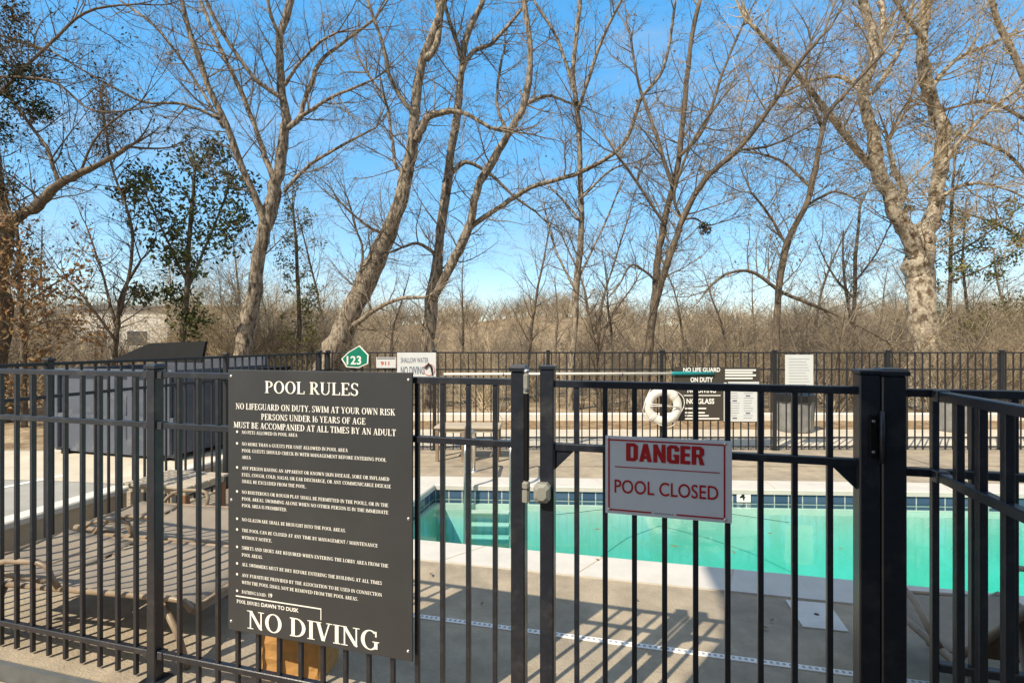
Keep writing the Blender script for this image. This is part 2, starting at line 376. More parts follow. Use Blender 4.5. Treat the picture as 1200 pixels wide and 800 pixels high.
# parking lot behind the low wall, at wall height
lp = [wl(-2)-Vector((0.17,0,0)), wl(14)-Vector((0.17,0,0))]
mb = MB(); q8=wl(8.6)-Vector((0.17,0,0)); mb.prism([(-30,-2),(lp[0].x,-2),(q8.x,8.6),(-5.95,8.9),(-5.95,6.55),(-30,6.9)], -0.12, 0.255)
tag(mb.build('parking_lot', M['asphalt']), kind='structure')
mb = MB()
c = P(0,572,600*1.395/172); d = P(78,556,600*1.395/156); t=(d-c).normalized(); s_=Vector((-t.y,t.x,0))*0.04
c = c-t*1.5
mb.add([(p.x,p.y,0.259) for p in (c-s_,d-s_,d+s_,c+s_)],[(0,1,2,3)])
tag(mb.build('parking_line', M['white']), kind='structure')

mb = MB(); q0=wl(5.0)-Vector((0.18,0,0)); q1=wl(8.5)-Vector((0.18,0,0)); mb.add([(-30,5.7,0.2585),(-9,5.5,0.2585),(-4.6,5.12,0.2585),(q0.x,q0.y,0.2585),(q1.x,q1.y,0.2585),(-5.9,8.7,0.2585),(-5.9,6.5,0.2585),(-30,6.85,0.2585)],[tuple(range(8))])
tag(mb.build('lot_apron', M['path']), kind='structure')
# ------------------------------------------------------------------ low retaining wall
th = thing('retaining_wall', 'low tan concrete retaining wall with pale cap beside the parking lot', 'wall', W0)
ang = math.atan2(WD.y, WD.x)
mb = MB(); mb.box(-6,4.3,0.004,0.16,-0.1,0.225); o = mb.build('wall', M['wallc'], th); o.rotation_euler=(0,0,ang)
mb = MB(); mb.bbox(-6,4.32,-0.012,0.17,0.2255,0.279,0.012); o = mb.build('wall_cap', M['cap'], th); o.rotation_euler=(0,0,ang)

# ------------------------------------------------------------------ building behind the camera (casts the shade on the right)
BX,BY,BA=-3.15,-1.87,math.atan2(-0.2,1)
bt = thing('apartment_building', 'grey apartment building with a wide eave facing the pool gate', 'building', (BX,BY,0), BA)
mb = MB(); mb.box(0,22,-9,0,-0.1,6.8); mb.build('wall', M['facade'], bt)
def bl(x,y): x-=BX; y-=BY; return (x*math.cos(BA)+y*math.sin(BA), -x*math.sin(BA)+y*math.cos(BA))
e3,e2,e1=bl(-3.046,-1.112),bl(-3.13,-1.70),bl(-3.30,-2.05)
mb = MB(); mb.prism([e1,(e1[0]-0.05,-9.3),(22.3,-9.3),(22.3,e3[1]),e3,e2], 6.801, 7.0); mb.build('roof', M['roofing'], bt)
for i in range(5):
    for z in (0.9,3.9):
        m2 = MB(); x = 2.2+i*3.9
        for a in ((x-0.06,x,0.003,0.05,z-0.06,z+1.56),(x+1.4,x+1.46,0.003,0.05,z-0.06,z+1.56),(x,x+1.4,0.003,0.05,z+1.5,z+1.56),(x,x+1.4,0.003,0.05,z-0.06,z)): m2.box(*a)
        f = m2.build('window', M['white'], bt); m2 = MB(); m2.box(x,x+1.4,0.004,0.02,z,z+1.5); m2.build('pane', M['glass'], f)

# ------------------------------------------------------------------ fences
def fence_kit(mname='metal', pw=0.019):
    return dict(m=M[mname], pw=pw)
def picket_mesh(pw, z0, z1, m):
    mb = MB(); h = pw/2; mb.bbox(-h,h,-h,h,z0,z1,0.0015); return mb
def post(root, t, w, z1, m, z0=0.0, cap=True):
    mb = MB(); h=w/2; mb.bbox(-h,h,-h,h,z0,z1-0.012,0.004); o = mb.build('post', m, root); o.location=(t,0,0)
    if cap:
        mb = MB(); c=h+0.006; b=h-0.002
        mb.add([(-c,-c,z1-0.0115),(c,-c,z1-0.0115),(c,c,z1-0.0115),(-c,c,z1-0.0115),(-c,-c,z1+0.002),(c,-c,z1+0.002),(c,c,z1+0.002),(-c,c,z1+0.002),
                (-b,-b,z1+0.012),(b,-b,z1+0.012),(b,b,z1+0.012),(-b,b,z1+0.012)],
               [(3,2,1,0),(0,1,5,4),(1,2,6,5),(2,3,7,6),(3,0,4,7),(4,5,9,8),(5,6,10,9),(6,7,11,10),(7,4,8,11),(8,9,10,11)])
        mb.build('post_cap', m, o)
    mb = MB(); c=h+0.028; mb.bbox(-c,c,-c,c,z0+0.001,z0+0.009,0.002); mb.build('base_plate', m, o)
    return o
def rails(root, t0, t1, zs, m, th_=0.026, dp=0.028):
    for z in zs:
        mb = MB(); h=th_/2; d=dp/2
        mb.v=[]; mb.add([(t0,-d,z-h),(t1,-d,z-h),(t1,d,z-h),(t0,d,z-h),(t0,-d,z+h-0.003),(t1,-d,z+h-0.003),(t1,d,z+h-0.003),(t0,d,z+h-0.003),
            (t0,-d+0.003,z+h),(t1,-d+0.003,z+h),(t1,d-0.003,z+h),(t0,d-0.003,z+h)],
            [(3,2,1,0),(0,1,5,4),(2,3,7,6),(4,5,9,8),(6,7,11,10),(8,9,10,11),(0,4,8,11,7,3),(1,2,6,10,9,5)])
        mb.build('rail', m, root)
def pickets(root, ts, pw, z0, z1, m):
    first=None
    for t in ts:
        if first is None:
            first = picket_mesh(pw,z0,z1,m).build('picket', m, root); first.location=(t,0,0)
        else: part_copy(first,(t,0,0),root)
def brackets(root, ts, zs, m):
    first=None
    for t in ts:
        for z in zs:
            if first is None:
                mb = MB(); mb.bbox(-0.016,0.016,-0.019,0.019,-0.018,0.018,0.003); first = mb.build('rail_bracket', m, root); first.location=(t,0,z)
            else: part_copy(first,(t,0,z),root)
FA = math.atan2(FD.y,FD.x)
ZT, ZM, ZB = 1.49, 1.245, 0.136
me = M['metal']
fl = thing('pool_fence', 'near black metal picket fence left of the gate, holding the pool rules board', 'fence', F0, FA)
for t,zz in ((-1.80,1.53),(-3.95,1.53)): post(fl, t, 0.052, zz, me)
post(fl, 0.030, 0.056, 1.545, me)
rails(fl, -3.92,-1.828,(ZT,ZM,ZB),me); rails(fl,-1.772,0.001,(ZT,ZM,ZB),me)
pickets(fl, [-1.92-0.1175*k for k in range(17)]+[-1.651+0.113*k for k in range(15)], 0.0185, 0.012, ZT-0.0135, me)
brackets(fl,(-1.845,-1.755),(ZT,ZM,ZB),me)
# gate
gt = thing('pool_gate', 'closed black metal pool gate carrying the danger sign', 'gate', F0, FA)
for (t,wd) in ((0.145,0.054),(1.228,0.062)):
    mb = MB(); h=wd/2; mb.bbox(t-h,t+h,-h,h,0.05,1.543,0.004); s_ = mb.build('stile', me, gt)
    mb = MB(); c=h+0.004; mb.bbox(t-c,t+c,-c,c,1.5435,1.557,0.004); mb.build('stile_cap', me, s_)
rails(gt,0.172,1.197,(1.487,1.245,0.14),me)
pickets(gt,[0.2575+0.1075*k for k in range(9)],0.0185,0.15,1.474,me)
for (t,sg) in ((0.173,1),(1.196,-1)):        # corner gussets under the middle rail
    mb = MB(); a=[(t,1.231),(t+sg*0.075,1.231),(t,1.155)]
    if sg<0: a=a[::-1]
    mb.add([(x,-0.006,z) for x,z in a]+[(x,0.006,z) for x,z in a],[(0,2,1),(3,4,5),(0,1,4,3),(1,2,5,4),(2,0,3,5)])
    mb.build('gusset', me, gt)
# latch on the gate: upper release knob, rod, lower catch and key body
lt = MB(); lt.bbox(0.058,0.079,-0.052,-0.024,1.45,1.527,0.005); latch = lt.build('gate_latch', M['grey_plastic'], gt)
mb = MB(); mb.lathe([(0.0,1.543),(0.008,1.543),(0.0105,1.538),(0.0105,1.528),(0.0,1.528)][::-1],14,(0.068,-0.038,0)); mb.build('release_knob', M['steel'], latch, True)
mb = MB(); mb.lathe([(0.0,0.004),(0.006,0.004),(0.008,0.0)][::-1],12); o = mb.build('screw', M['screw'], latch); o.location=(0.068,-0.053,1.468); o.rotation_euler=(R(90),0,0)
mb = MB(); mb.bbox(0.061,0.077,-0.048,-0.026,1.115,1.4495,0.003); mb.build('latch_rod', M['lid'], gt)
mb = MB(); mb.bbox(0.054,0.080,-0.058,-0.024,1.035,1.113,0.006); k = mb.build('latch_catch', M['grey_plastic'], gt)
mb = MB(); mb.bbox(0.0535,0.0805,-0.0585,-0.0235,1.084,1.089,0.002); mb.build('catch_seam', M['lid'], k)
kb = MB(); kb.bbox(-0.031,0.031,-0.036,0.036,0.0,0.042,0.012)
o = kb.build('latch_body', M['grey_plastic'], gt); o.location=(0.132,-0.029,1.075); o.rotation_euler=(R(90),0,0)
# hinge
mb = MB(); mb.bbox(1.222,1.243,-0.043,-0.0315,1.27,1.41,0.002); hg = mb.build('gate_hinge', M['lid'], gt)
mb = MB(); mb.tube([(1.256,-0.045,1.255),(1.256,-0.045,1.425)],0.0075,10); mb.build('hinge_pin', me, hg, True)
for z in (1.29,1.39):
    mb = MB(); mb.lathe([(0.0,0.003),(0.004,0.003),(0.0055,0.0)][::-1],10); o=mb.build('screw', M['screw'], hg); o.location=(1.232,-0.044,z); o.rotation_euler=(R(90),0,0)
# fence right of the gate
fr = thing('pool_fence', 'black metal picket fence running on to the right of the gate hinge post', 'fence', F0, FA)
post(fr,1.295,0.07,1.55,me); post(fr,3.25,0.052,1.53,me)
rails(fr,1.33,3.224,(1.483,1.225),me)
rails(fr,1.43,3.224,(0.60,),me)
pickets(fr,[1.42+0.105*k for k in range(17)],0.02,0.012,1.4695,me)
# return fence towards the camera
rp0 = F0+FD*1.42
ra = math.atan2(-0.966,-0.2588)
rt = thing('side_fence', 'black metal picket fence returning toward the viewer at the right edge', 'fence', rp0+FN*0.03, ra)
rails(rt,0.02,1.25,(1.478,1.222),me,0.028,0.03); rails(rt,0.02,1.25,(0.16,),me)
pickets(rt,[0.105+0.108*k for k in range(10)],0.022,0.012,1.464,me)
post(rt,1.28,0.052,1.53,me)
brackets(rt,(0.008,),(1.478,1.222),me)
# left fence and back fence
CF = Vector((-2.80,7.8,0)); CN = F0+FD*(-3.95)
ld = (CN-CF); LL = ld.length; la = math.atan2(ld.y,ld.x)
mf = M['metal_far']
lf = thing('pool_fence', 'black picket fence along the low wall in front of the dumpster', 'fence', CF, la)
for t in (0.23,2.06,3.89): post(lf,t,0.05,1.51,mf)
rails(lf,0.03,LL-0.03,(1.475,1.22,0.07),mf)
pickets(lf,[0.115*k+0.08 for k in range(int((LL-0.1)/0.115)+1)],0.0175,0.01,1.462,mf)
bf = thing('pool_fence', 'long black picket fence along the far side of the pool before the woods', 'fence', CF, 0)
for x in (0,1.62,3.35,5.08,6.80,8.53,10.26): post(bf,x,0.05,1.51,mf)
rails(bf,0.02,11.2,(1.48,1.225,0.19,0.05),mf,0.022,0.026)
pickets(bf,[0.1153*k+0.06 for k in range(97)],0.0165,0.012,1.469,mf)

# ------------------------------------------------------------------ lettering
TH, TN = 0.15, 0.06
def ser(x, y, hw=0.13): return ('S', x, y, hw)
G = {}
def g(ch, w, *st): G[ch] = (w, st)
Ln = lambda *a: ('L',)+a
Ar = lambda *a: ('A',)+a
g('I',.36,Ln(.18,0,.18,1,TH),ser(.18,0,.16),ser(.18,1,.16))
g('L',.64,Ln(.18,0,.18,1,TH),ser(.18,1,.16),Ln(.05,.028,.6,.028,TN),Ln(.58,.03,.58,.24,TN))
g('E',.66,Ln(.18,0,.18,1,TH),Ln(.04,.972,.58,.972,TN),Ln(.2,.52,.46,.52,TN),Ln(.04,.028,.62,.028,TN),Ln(.57,.79,.57,.97,TN),Ln(.6,.03,.6,.24,TN),Ln(.45,.41,.45,.63,TN))
g('F',.62,Ln(.18,0,.18,1,TH),Ln(.04,.972,.58,.972,TN),Ln(.2,.5,.45,.5,TN),Ln(.56,.78,.56,.97,TN),ser(.18,0,.16),Ln(.44,.4,.44,.61,TN))
g('H',.80,Ln(.18,0,.18,1,TH),Ln(.62,0,.62,1,TH),Ln(.2,.51,.6,.51,TN),ser(.18,0,.15),ser(.18,1,.15),ser(.62,0,.15),ser(.62,1,.15))
g('T',.70,Ln(.35,0,.35,1,TH),Ln(.04,.972,.66,.972,TN),ser(.35,0,.17),Ln(.06,.77,.06,.97,TN),Ln(.64,.77,.64,.97,TN))
g('N',.80,Ln(.15,0,.15,1,TN),Ln(.65,0,.65,1,TN),Ln(.17,.95,.64,.04,TH),ser(.15,0,.14),ser(.12,1,.13),ser(.65,1,.14))
g('M',.96,Ln(.14,0,.16,1,TN),Ln(.80,0,.80,1,TH),Ln(.18,.97,.46,.06,TH),Ln(.48,.06,.76,.97,TN),ser(.14,0,.13),ser(.80,0,.15),ser(.13,1,.11),ser(.82,1,.13))
g('A',.78,Ln(.14,0,.37,1,TN),Ln(.40,1,.62,0,TH),Ln(.23,.33,.54,.33,TN),ser(.14,0,.13),ser(.62,0,.15))
g('V',.76,Ln(.13,1,.36,.02,TH),Ln(.38,.02,.62,1,TN),ser(.13,1,.15),ser(.62,1,.13))
g('W',1.06,Ln(.12,1,.32,.02,TH),Ln(.34,.02,.52,.9,TN),Ln(.52,.95,.72,.02,TH),Ln(.74,.02,.94,1,TN),ser(.12,1,.13),ser(.93,1,.12),ser(.5,1,.12))
g('X',.76,Ln(.14,1,.62,0,TH),Ln(.60,1,.14,0,TN),ser(.15,1,.14),ser(.6,1,.13),ser(.14,0,.13),ser(.61,0,.14))
g('Y',.74,Ln(.13,1,.36,.46,TH),Ln(.37,.46,.60,1,TN),Ln(.36,0,.36,.48,TH),ser(.13,1,.14),ser(.60,1,.13),ser(.36,0,.16))
g('K',.78,Ln(.18,0,.18,1,TH),Ln(.25,.48,.60,1,TN),Ln(.36,.62,.64,0,TH),ser(.18,0,.15),ser(.18,1,.15),ser(.60,1,.13),ser(.64,0,.14))
g('Z',.68,Ln(.08,.972,.6,.972,TN),Ln(.07,.028,.62,.028,TN),Ln(.54,.95,.13,.05,TH),Ln(.09,.78,.09,.97,TN),Ln(.6,.03,.6,.22,TN))
g('O',.84,Ar(.42,.5,.38,.52,0,360,.055,.15))
g('Q',.84,Ar(.42,.5,.38,.52,0,360,.055,.15),Ln(.45,.1,.74,-.18,.09))
g('C',.74,Ar(.42,.5,.38,.52,48,312,.055,.15),Ln(.66,.68,.66,.97,TN),Ln(.65,.08,.65,.22,TN))
g('G',.82,Ar(.42,.5,.38,.52,48,318,.055,.15),Ln(.66,.68,.66,.97,TN),Ln(.66,.06,.66,.42,.13),ser(.66,.45,.14))
g('D',.80,Ln(.18,0,.18,1,TH),Ar(.32,.5,.42,.5,-90,90,.055,.15),Ln(.04,.972,.34,.972,TN),Ln(.04,.028,.34,.028,TN))
g('P',.66,Ln(.18,0,.18,1,TH),Ar(.32,.73,.29,.27,-90,90,.05,.14),Ln(.04,.972,.34,.972,TN),Ln(.2,.485,.34,.485,.05),ser(.18,0,.16))
g('R',.76,Ln(.18,0,.18,1,TH),Ar(.32,.745,.28,.255,-90,90,.05,.14),Ln(.04,.972,.34,.972,TN),Ln(.2,.515,.34,.515,.05),ser(.18,0,.15),Ln(.36,.5,.64,.0,TH),ser(.67,0,.09))
g('B',.70,Ln(.18,0,.18,1,TH),Ar(.30,.76,.27,.24,-90,90,.05,.13),Ar(.32,.27,.31,.27,-90,90,.05,.14),Ln(.04,.972,.32,.972,TN),Ln(.2,.525,.32,.525,.05),Ln(.04,.028,.34,.028,TN))
g('S',.60,Ar(.30,.745,.24,.27,30,270,.055,.12),Ar(.29,.262,.25,.278,-150,90,.06,.13),Ln(.50,.74,.50,.97,TN),Ln(.07,.03,.07,.27,TN))
g('U',.80,Ln(.17,.3,.17,1,TH),Ln(.64,.3,.64,1,TN),Ar(.385,.3,.29,.32,180,360,.06,.1),ser(.17,1,.15),ser(.64,1,.13))
g('J',.46,Ln(.27,.15,.27,1,TH),Ar(.15,.12,.19,.22,190,360,.05,.1),ser(.27,1,.15))
g('1',.40,Ln(.2,0,.2,1,TH),ser(.2,0,.15),Ln(.06,.86,.2,.97,TN))
g('6',.60,Ar(.30,.31,.26,.33,0,360,.05,.12),Ar(.46,.42,.42,.60,95,185,.05,.12))
g('9',.60,Ar(.30,.69,.26,.33,0,360,.05,.12),Ar(.14,.58,.42,.60,-85,5,.05,.12))
g('.',.26,Ln(.13,0,.13,.13,.13)); g(',',.26,Ln(.14,.12,.10,-.14,.11)); g(':',.28,Ln(.14,.05,.14,.19,.14),Ln(.14,.5,.14,.64,.14))
g('/',.5,Ln(.08,-.05,.42,1.02,.08)); g(' ',.30)
def serif(mb, text, x, z, h, y=0.0, width=None, align='l', bold=1.0, track=0.0):
    """text in the x-z plane facing -y; cap height h, baseline z. width: squeeze to it"""
    tot = sum(G[c][0]+track for c in text)*h
    sx = 1.0 if not width else width/tot
    W = tot*sx
    if align == 'c': x -= W/2
    for c in text:
        wd, st = G[c]
        for k, q in enumerate(st):
            yy = y-0.00012*k
            def T(px,pz): return (x+px*h*sx, yy, z+pz*h)
            if q[0] == 'S':
                _,cx,cz,hw = q; a,b = (cz, cz+.045) if cz < .3 else (cz-.045, cz)
                mb.add([T(cx-hw,a),T(cx+hw,a),T(cx+hw,b),T(cx-hw,b)],[(0,1,2,3)])
            elif q[0] == 'L':
                _,x0,z0,x1,z1,t = q; t*=bold
                if abs(z1-z0) < 0.02: o_=[(x0,z0-t/2),(x1,z0-t/2),(x1,z1+t/2),(x0,z1+t/2)]
                else: o_=[(x0-t/2,z0),(x0+t/2,z0),(x1+t/2,z1),(x1-t/2,z1)]
                if z1 < z0 and abs(z1-z0) >= 0.02: o_=o_[::-1]
                mb.add([T(*p) for p in o_],[(0,1,2,3)])
            else:
                _,cx,cz,rx,rz,a0,a1,wh,wv = q; wh*=bold; wv*=bold
                N = max(4,int(abs(a1-a0)/(22 if h<0.03 else 10))); vs=[]; fs=[]
                for i in range(N+1):
                    a = R(a0+(a1-a0)*i/N)
                    vs += [T(cx+rx*math.cos(a),cz+rz*math.sin(a)),T(cx+(rx-wv)*math.cos(a),cz+(rz-wh)*math.sin(a))]
                for i in range(N): fs.append((2*i,2*i+2,2*i+3,2*i+1))
                mb.add(vs,fs)
        x += (wd+track)*h*sx
    return W
def sans(mb, text, x, z, h, y=0.0, width=None, bold=0.0, align='c'):
    cu = bpy.data.curves.new('lettering_curve','FONT'); cu.body=text; cu.size=1.0; cu.offset=bold; cu.resolution_u=4
    to = bpy.data.objects.new('lettering_curve',cu); COL.objects.link(to)
    dg = bpy.context.evaluated_depsgraph_get(); dg.update()
    m = bpy.data.meshes.new_from_object(to.evaluated_get(dg))
    vs = [v.co.copy() for v in m.vertices]; fs = [tuple(p.vertices) for p in m.polygons]
    bpy.data.objects.remove(to); bpy.data.curves.remove(cu); bpy.data.meshes.remove(m)
    x0=min(v.x for v in vs); x1=max(v.x for v in vs); z0=min(v.y for v in vs); z1=max(v.y for v in vs)
    sz = h/(z1-z0); sx = sz if not width else width/(x1-x0); W=(x1-x0)*sx
    ox = x-W/2 if align=='c' else x
    mb.add([(ox+(v.x-x0)*sx, y, z+(v.y-z0)*sz) for v in vs], fs)
def plate(mb, x0,x1,z0,z1,y0,y1,b=0.002):   # sign plate, front at y0
    mb.add([(x0,y1,z0),(x1,y1,z0),(x1,y1,z1),(x0,y1,z1),(x0,y0+b,z0),(x1,y0+b,z0),(x1,y0+b,z1),(x0,y0+b,z1),
            (x0+b,y0,z0+b),(x1-b,y0,z0+b),(x1-b,y0,z1-b),(x0+b,y0,z1-b)],
           [(0,3,2,1),(0,1,5,4),(1,2,6,5),(2,3,7,6),(3,0,4,7),(4,5,9,8),(5,6,10,9),(6,7,11,10),(7,4,8,11),(8,9,10,11)])
def screw(parent,x,z,y,r=0.007):
    mb = MB(); mb.lathe([(r,0.0),(r*0.9,0.002),(r*0.5,0.0042),(0.0,0.0045)],12)
    o = mb.build('screw', M['screw'], parent, True); o.location=(x,y,z); o.rotation_euler=(R(90),0,0)
def bar(mb,x0,x1,z0,z1,y): mb.add([(x0,y,z0),(x1,y,z0),(x1,y,z1),(x0,y,z1)],[(0,1,2,3)])

# ------------------------------------------------------------------ POOL RULES board (local x along the fence)
sg = thing('pool_rules_sign', 'large dark board with white POOL RULES text wired to the near fence', 'sign', F0+FD*(-1.335)+FN*0.03, FA)
SW, Z0, Z1 = 0.922, 0.335, 1.522
mb = MB(); plate(mb,0,SW,Z0,Z1,-0.006,0,0.0025); mb.build('panel', M['sign_dark'], sg)
U = SW/215.0                                  # one photo pixel at the board
def V(py): return Z1-(py/316.0)*(Z1-Z0)
tx = MB(); YF=-0.0075
serif(tx,'POOL RULES',SW*0.475,V(27),0.053,YF,0.475,'c',1.05)
serif(tx,'NO LIFEGUARD ON DUTY. SWIM AT YOUR OWN RISK',SW*0.482,V(47.5),0.027,YF,0.80,'c',1.15)
serif(tx,'PERSONS UNDER 16 YEARS OF AGE',SW*0.482,V(59.0),0.027,YF,0.525,'c',1.15)
serif(tx,'MUST BE ACCOMPANIED AT ALL TIMES BY AN ADULT',SW*0.478,V(70.0),0.027,YF,0.815,'c',1.15)
SM = [(77,'NO PETS ALLOWED IN POOL AREA',.30),(91,'NO MORE THAN 6 GUESTS PER UNIT ALLOWED IN POOL AREA',.555),(99,'-POOL GUESTS SHOULD CHECK IN WITH MANAGEMENT BEFORE ENTERING POOL',.74),(107,'-AREA',.05),
 (120,'ANY PERSON HAVING AN APPARENT OR KNOWN SKIN DISEASE, SORE OR INFLAMED',.755),(128,'-EYES, COUGH, COLD, NASAL OR EAR DISCHARGE, OR ANY COMMUNICABLE DISEASE',.762),(136,'-SHALL BE EXCLUDED FROM THE POOL.',.345),
 (149,'NO BOISTEROUS OR ROUGH PLAY SHALL BE PERMITTED IN THE POOLS, OR IN THE',.75),(157,'-POOL AREAS. SWIMMING ALONE WHEN NO OTHER PERSON IS IN THE IMMEDIATE',.75),(165,'-POOL AREA IS PROHIBITED.',.245),
 (182,'NO GLASSWARE SHALL BE BROUGHT INTO THE POOL AREAS.',.545),(195,'THE POOL CAN BE CLOSED AT ANY TIME BY MANAGEMENT / MAINTENANCE',.70),(203.5,'-WITHOUT NOTICE.',.165),
 (216,'SHIRTS AND SHOES ARE REQUIRED WHEN ENTERING THE LOBBY AREA FROM THE',.75),(224.5,'-POOL AREAS.',.115),(236,'ALL SWIMMERS MUST BE DRY BEFORE ENTERING THE BUILDING AT ALL TIMES',.72),
 (249,'ANY FURNITURE PROVIDED BY THE ASSOCIATION TO BE USED IN CONNECTION',.72),(257.5,'-WITH THE POOL SHALL NOT BE REMOVED FROM THE POOL AREAS.',.605),(269,'BATHING LOAD:',.135)]
for py,t,wd in SM:
    lead = t[0]=='-'; t=t.lstrip('-')
    serif(tx,t,0.078,V(py),0.0145,YF,wd*0.98,'l',1.12)
    if not lead: tx.add([(0.052+0.006*math.cos(a),YF,V(py)+0.008+0.006*math.sin(a)) for a in [R(45*i) for i in range(8)]],[tuple(range(8))])
sans(tx,'19',0.222,V(269),0.018,YF,None,0.03,'l')
serif(tx,'POOL HOURS:',0.050,V(281.5),0.016,YF,0.128,'l',1.2)
sans(tx,'DAWN TO DUSK',0.183,V(281.5),0.0175,YF,0.195,0.025,'l')
bar(tx,0.045,0.492,V(274.0),V(272.5),YF); bar(tx,0.488,0.492,V(286),V(274.1),YF)
serif(tx,'NO DIVING',0.108,V(310),0.081,YF,0.665,'l',1.05)
tx.build('lettering', M['letter'], sg)
for x,py in ((0.018,8),(SW-0.018,8),(0.020,158),(SW-0.018,160),(0.018,305),(SW-0.020,305)): screw(sg,x,V(py),-0.006)

# ------------------------------------------------------------------ DANGER sign
ds = thing('danger_sign', 'pale metal sign reading DANGER POOL CLOSED in red on the gate', 'sign', F0+FD*0.368+FN*0.024, FA)
DW, D0, D1 = 0.438, 1.012, 1.300
mb = MB(); plate(mb,0,DW,D0,D1,-0.0025,0,0.0008); mb.build('panel', M['sign_white'], ds)
rb = MB(); yf=-0.0036; bx=0.010; bw=0.0055
bar(rb,bx,DW-bx-0.012,D1-0.012-bw,D1-0.012,yf); bar(rb,bx,bx+bw,D0+0.012,D1-0.012-bw-0.0002,yf); bar(rb,DW-bx-bw-0.012,DW-bx-0.012,D0+0.012,D1-0.012-bw-0.0002,yf)
bar(rb,bx+bw+.0002,0.165,D0+0.012,D0+0.012+bw,yf); bar(rb,0.252,DW-bx-bw-0.0122,D0+0.012,D0+0.012+bw,yf)
bar(rb,0.034,0.398,1.185,1.1885,yf)
rb.build('border', M['red'], ds)
lt_ = MB()
SL=.27; BT=.19
BLK={'D':(.72,[('r',0,SL,0,1),('r',SL,.52,1-BT,1),('r',SL,.52,0,BT),('r',.72-SL,.72,.14,.86),('q',.52,1,.72,.86,.72-SL,.80,.50,1-BT),('q',.52,0,.50,BT,.72-SL,.20,.72,.14)]),
 'A':(.78,[('q',0,0,SL,0,.50,1,.26,1),('q',.78-SL,0,.78,0,.52,1,.28,1),('r',.2,.58,.17,.33)]),
 'N':(.74,[('r',0,.25,0,1),('r',.49,.74,0,1),('q',.0,1,.24,1,.74,0,.50,0)]),
 'G':(.72,[('r',0,SL,.13,.87),('r',.17,.55,1-BT,1),('r',.17,.72,0,BT),('q',0,.87,SL,.80,.3,1-BT,.17,1),('q',0,.13,.17,0,.3,BT,SL,.20),('r',.72-SL,.72,.66,.86),('q',.55,1,.72,.86,.72-SL,.80,.50,1-BT),('r',.72-SL,.72,BT,.5),('r',.38,.72-SL,.36,.5)]),
 'E':(.58,[('r',0,SL,0,1),('r',SL,.58,1-BT,1),('r',SL,.58,0,BT),('r',SL,.54,.42,.59)]),
 'R':(.74,[('r',0,SL,0,1),('r',SL,.54,1-BT,1),('r',SL,.54,.40,.57),('r',.72-SL,.72,.56,.86),('q',.52,1,.72,.86,.72-SL,.80,.50,1-BT),('q',.52,.40,.50,.57,.72-SL,.58,.72,.54),('q',.38,.42,.60,.42,.74,0,.47,0)])}
bx_=0.075; bh=0.066; bs=0.272/(sum(BLK[c][0] for c in 'DANGER')+.07*5)
for c in 'DANGER':
    for k_,q in enumerate(BLK[c][1]):
        pts_=[(q[1],q[3]),(q[2],q[3]),(q[2],q[4]),(q[1],q[4])] if q[0]=='r' else [(q[1],q[2]),(q[3],q[4]),(q[5],q[6]),(q[7],q[8])]
        ar_=sum(pts_[i][0]*pts_[(i+1)%4][1]-pts_[(i+1)%4][0]*pts_[i][1] for i in range(4))
        if ar_<0: pts_=pts_[::-1]
        lt_.add([(bx_+px_*bs,-0.0038-0.00012*k_,1.2105+pz_*bh) for px_,pz_ in pts_],[(0,1,2,3)])
    bx_+=(BLK[c][0]+.07)*bs
lt_.build('heading_lettering', M['red'], ds); lt_ = MB(); sans(lt_,'POOL CLOSED',0.213,1.09,0.05,-0.0038,0.36,0.008); lt_.build('lettering', M['red'], ds)
lt_ = MB()
for k in range(9): bar(lt_,0.176+k*0.0075,0.176+k*0.0075+0.005,D0+0.0125,D0+0.0155,yf)
lt_.build('maker_mark', M['blue_ink'], ds)
for x,z in ((0.009,D1-0.008),(DW-0.022,D1-0.010),(0.012,D0+0.016),(DW-0.022,D0+0.012)): screw(ds,x,z,-0.0025,0.006)

# ------------------------------------------------------------------ signs and gear on the back fence (face y = 7.8 - 0.03)
def at_fence(px, Y=7.765): return (px-600)/600*Y
S7 = 600/7.765
def zf(py): return 1.65-(py-400)/S7
# dark two-panel sign
x0 = at_fence(790)
t = thing('rules_sign', 'dark sign with NO LIFE GUARD ON DUTY beside a white notice on the far fence', 'sign', (x0,7.765,0))
W_=at_fence(847)-x0
mb = MB(); plate(mb,0,W_,zf(493),zf(429.5),-0.012,0,0.003); mb.build('panel', M['sign_brown'], t)
lt_=MB(); y=-0.0135; cx=W_*0.56
sans(lt_,'NO LIFE GUARD',cx,zf(435.6),0.066,y,0.56,0.03); sans(lt_,'ON DUTY',cx,zf(447.5),0.075,y,0.34,0.03)
sans(lt_,'NO DIVING',cx,zf(460),0.082,y,0.43,0.03); bar(lt_,0.14,W_-0.04,zf(463.6),zf(462.6),y)
sans(lt_,'NO GLASS',cx-0.02,zf(473),0.082,y,0.42,0.03)
for py,l in ((479,0.32),(484,0.30),(487.5,0.36),(491,0.52)): bar(lt_,0.16,0.16+l,zf(py),zf(py-1.6),y)
lt_.build('lettering', M['letter'], t)
mb = MB(); X1=at_fence(851)-x0; X2=at_fence(890)-x0; plate(mb,W_+0.004,X2,zf(494.5),zf(430),-0.012,0,0.003); pn=mb.build('notice_panel', M['sign_brown'], t)
lt_=MB()
for k,py in enumerate((434.5,437.5,440.5,444)): bar(lt_,W_+0.03,X2-0.06-0.05*(k%2),zf(py),zf(py-2),y)
bar(lt_,W_+0.01,W_+0.055,zf(493.5),zf(448),y)
lt_.build('notice_lettering', M['letter'], pn)
mb=MB(); bar(mb,W_+0.075,X2-0.012,zf(493.5),zf(447),y); bd=mb.build('notice_sheet', M['paper'], t)
lt_=MB(); random.seed(3)
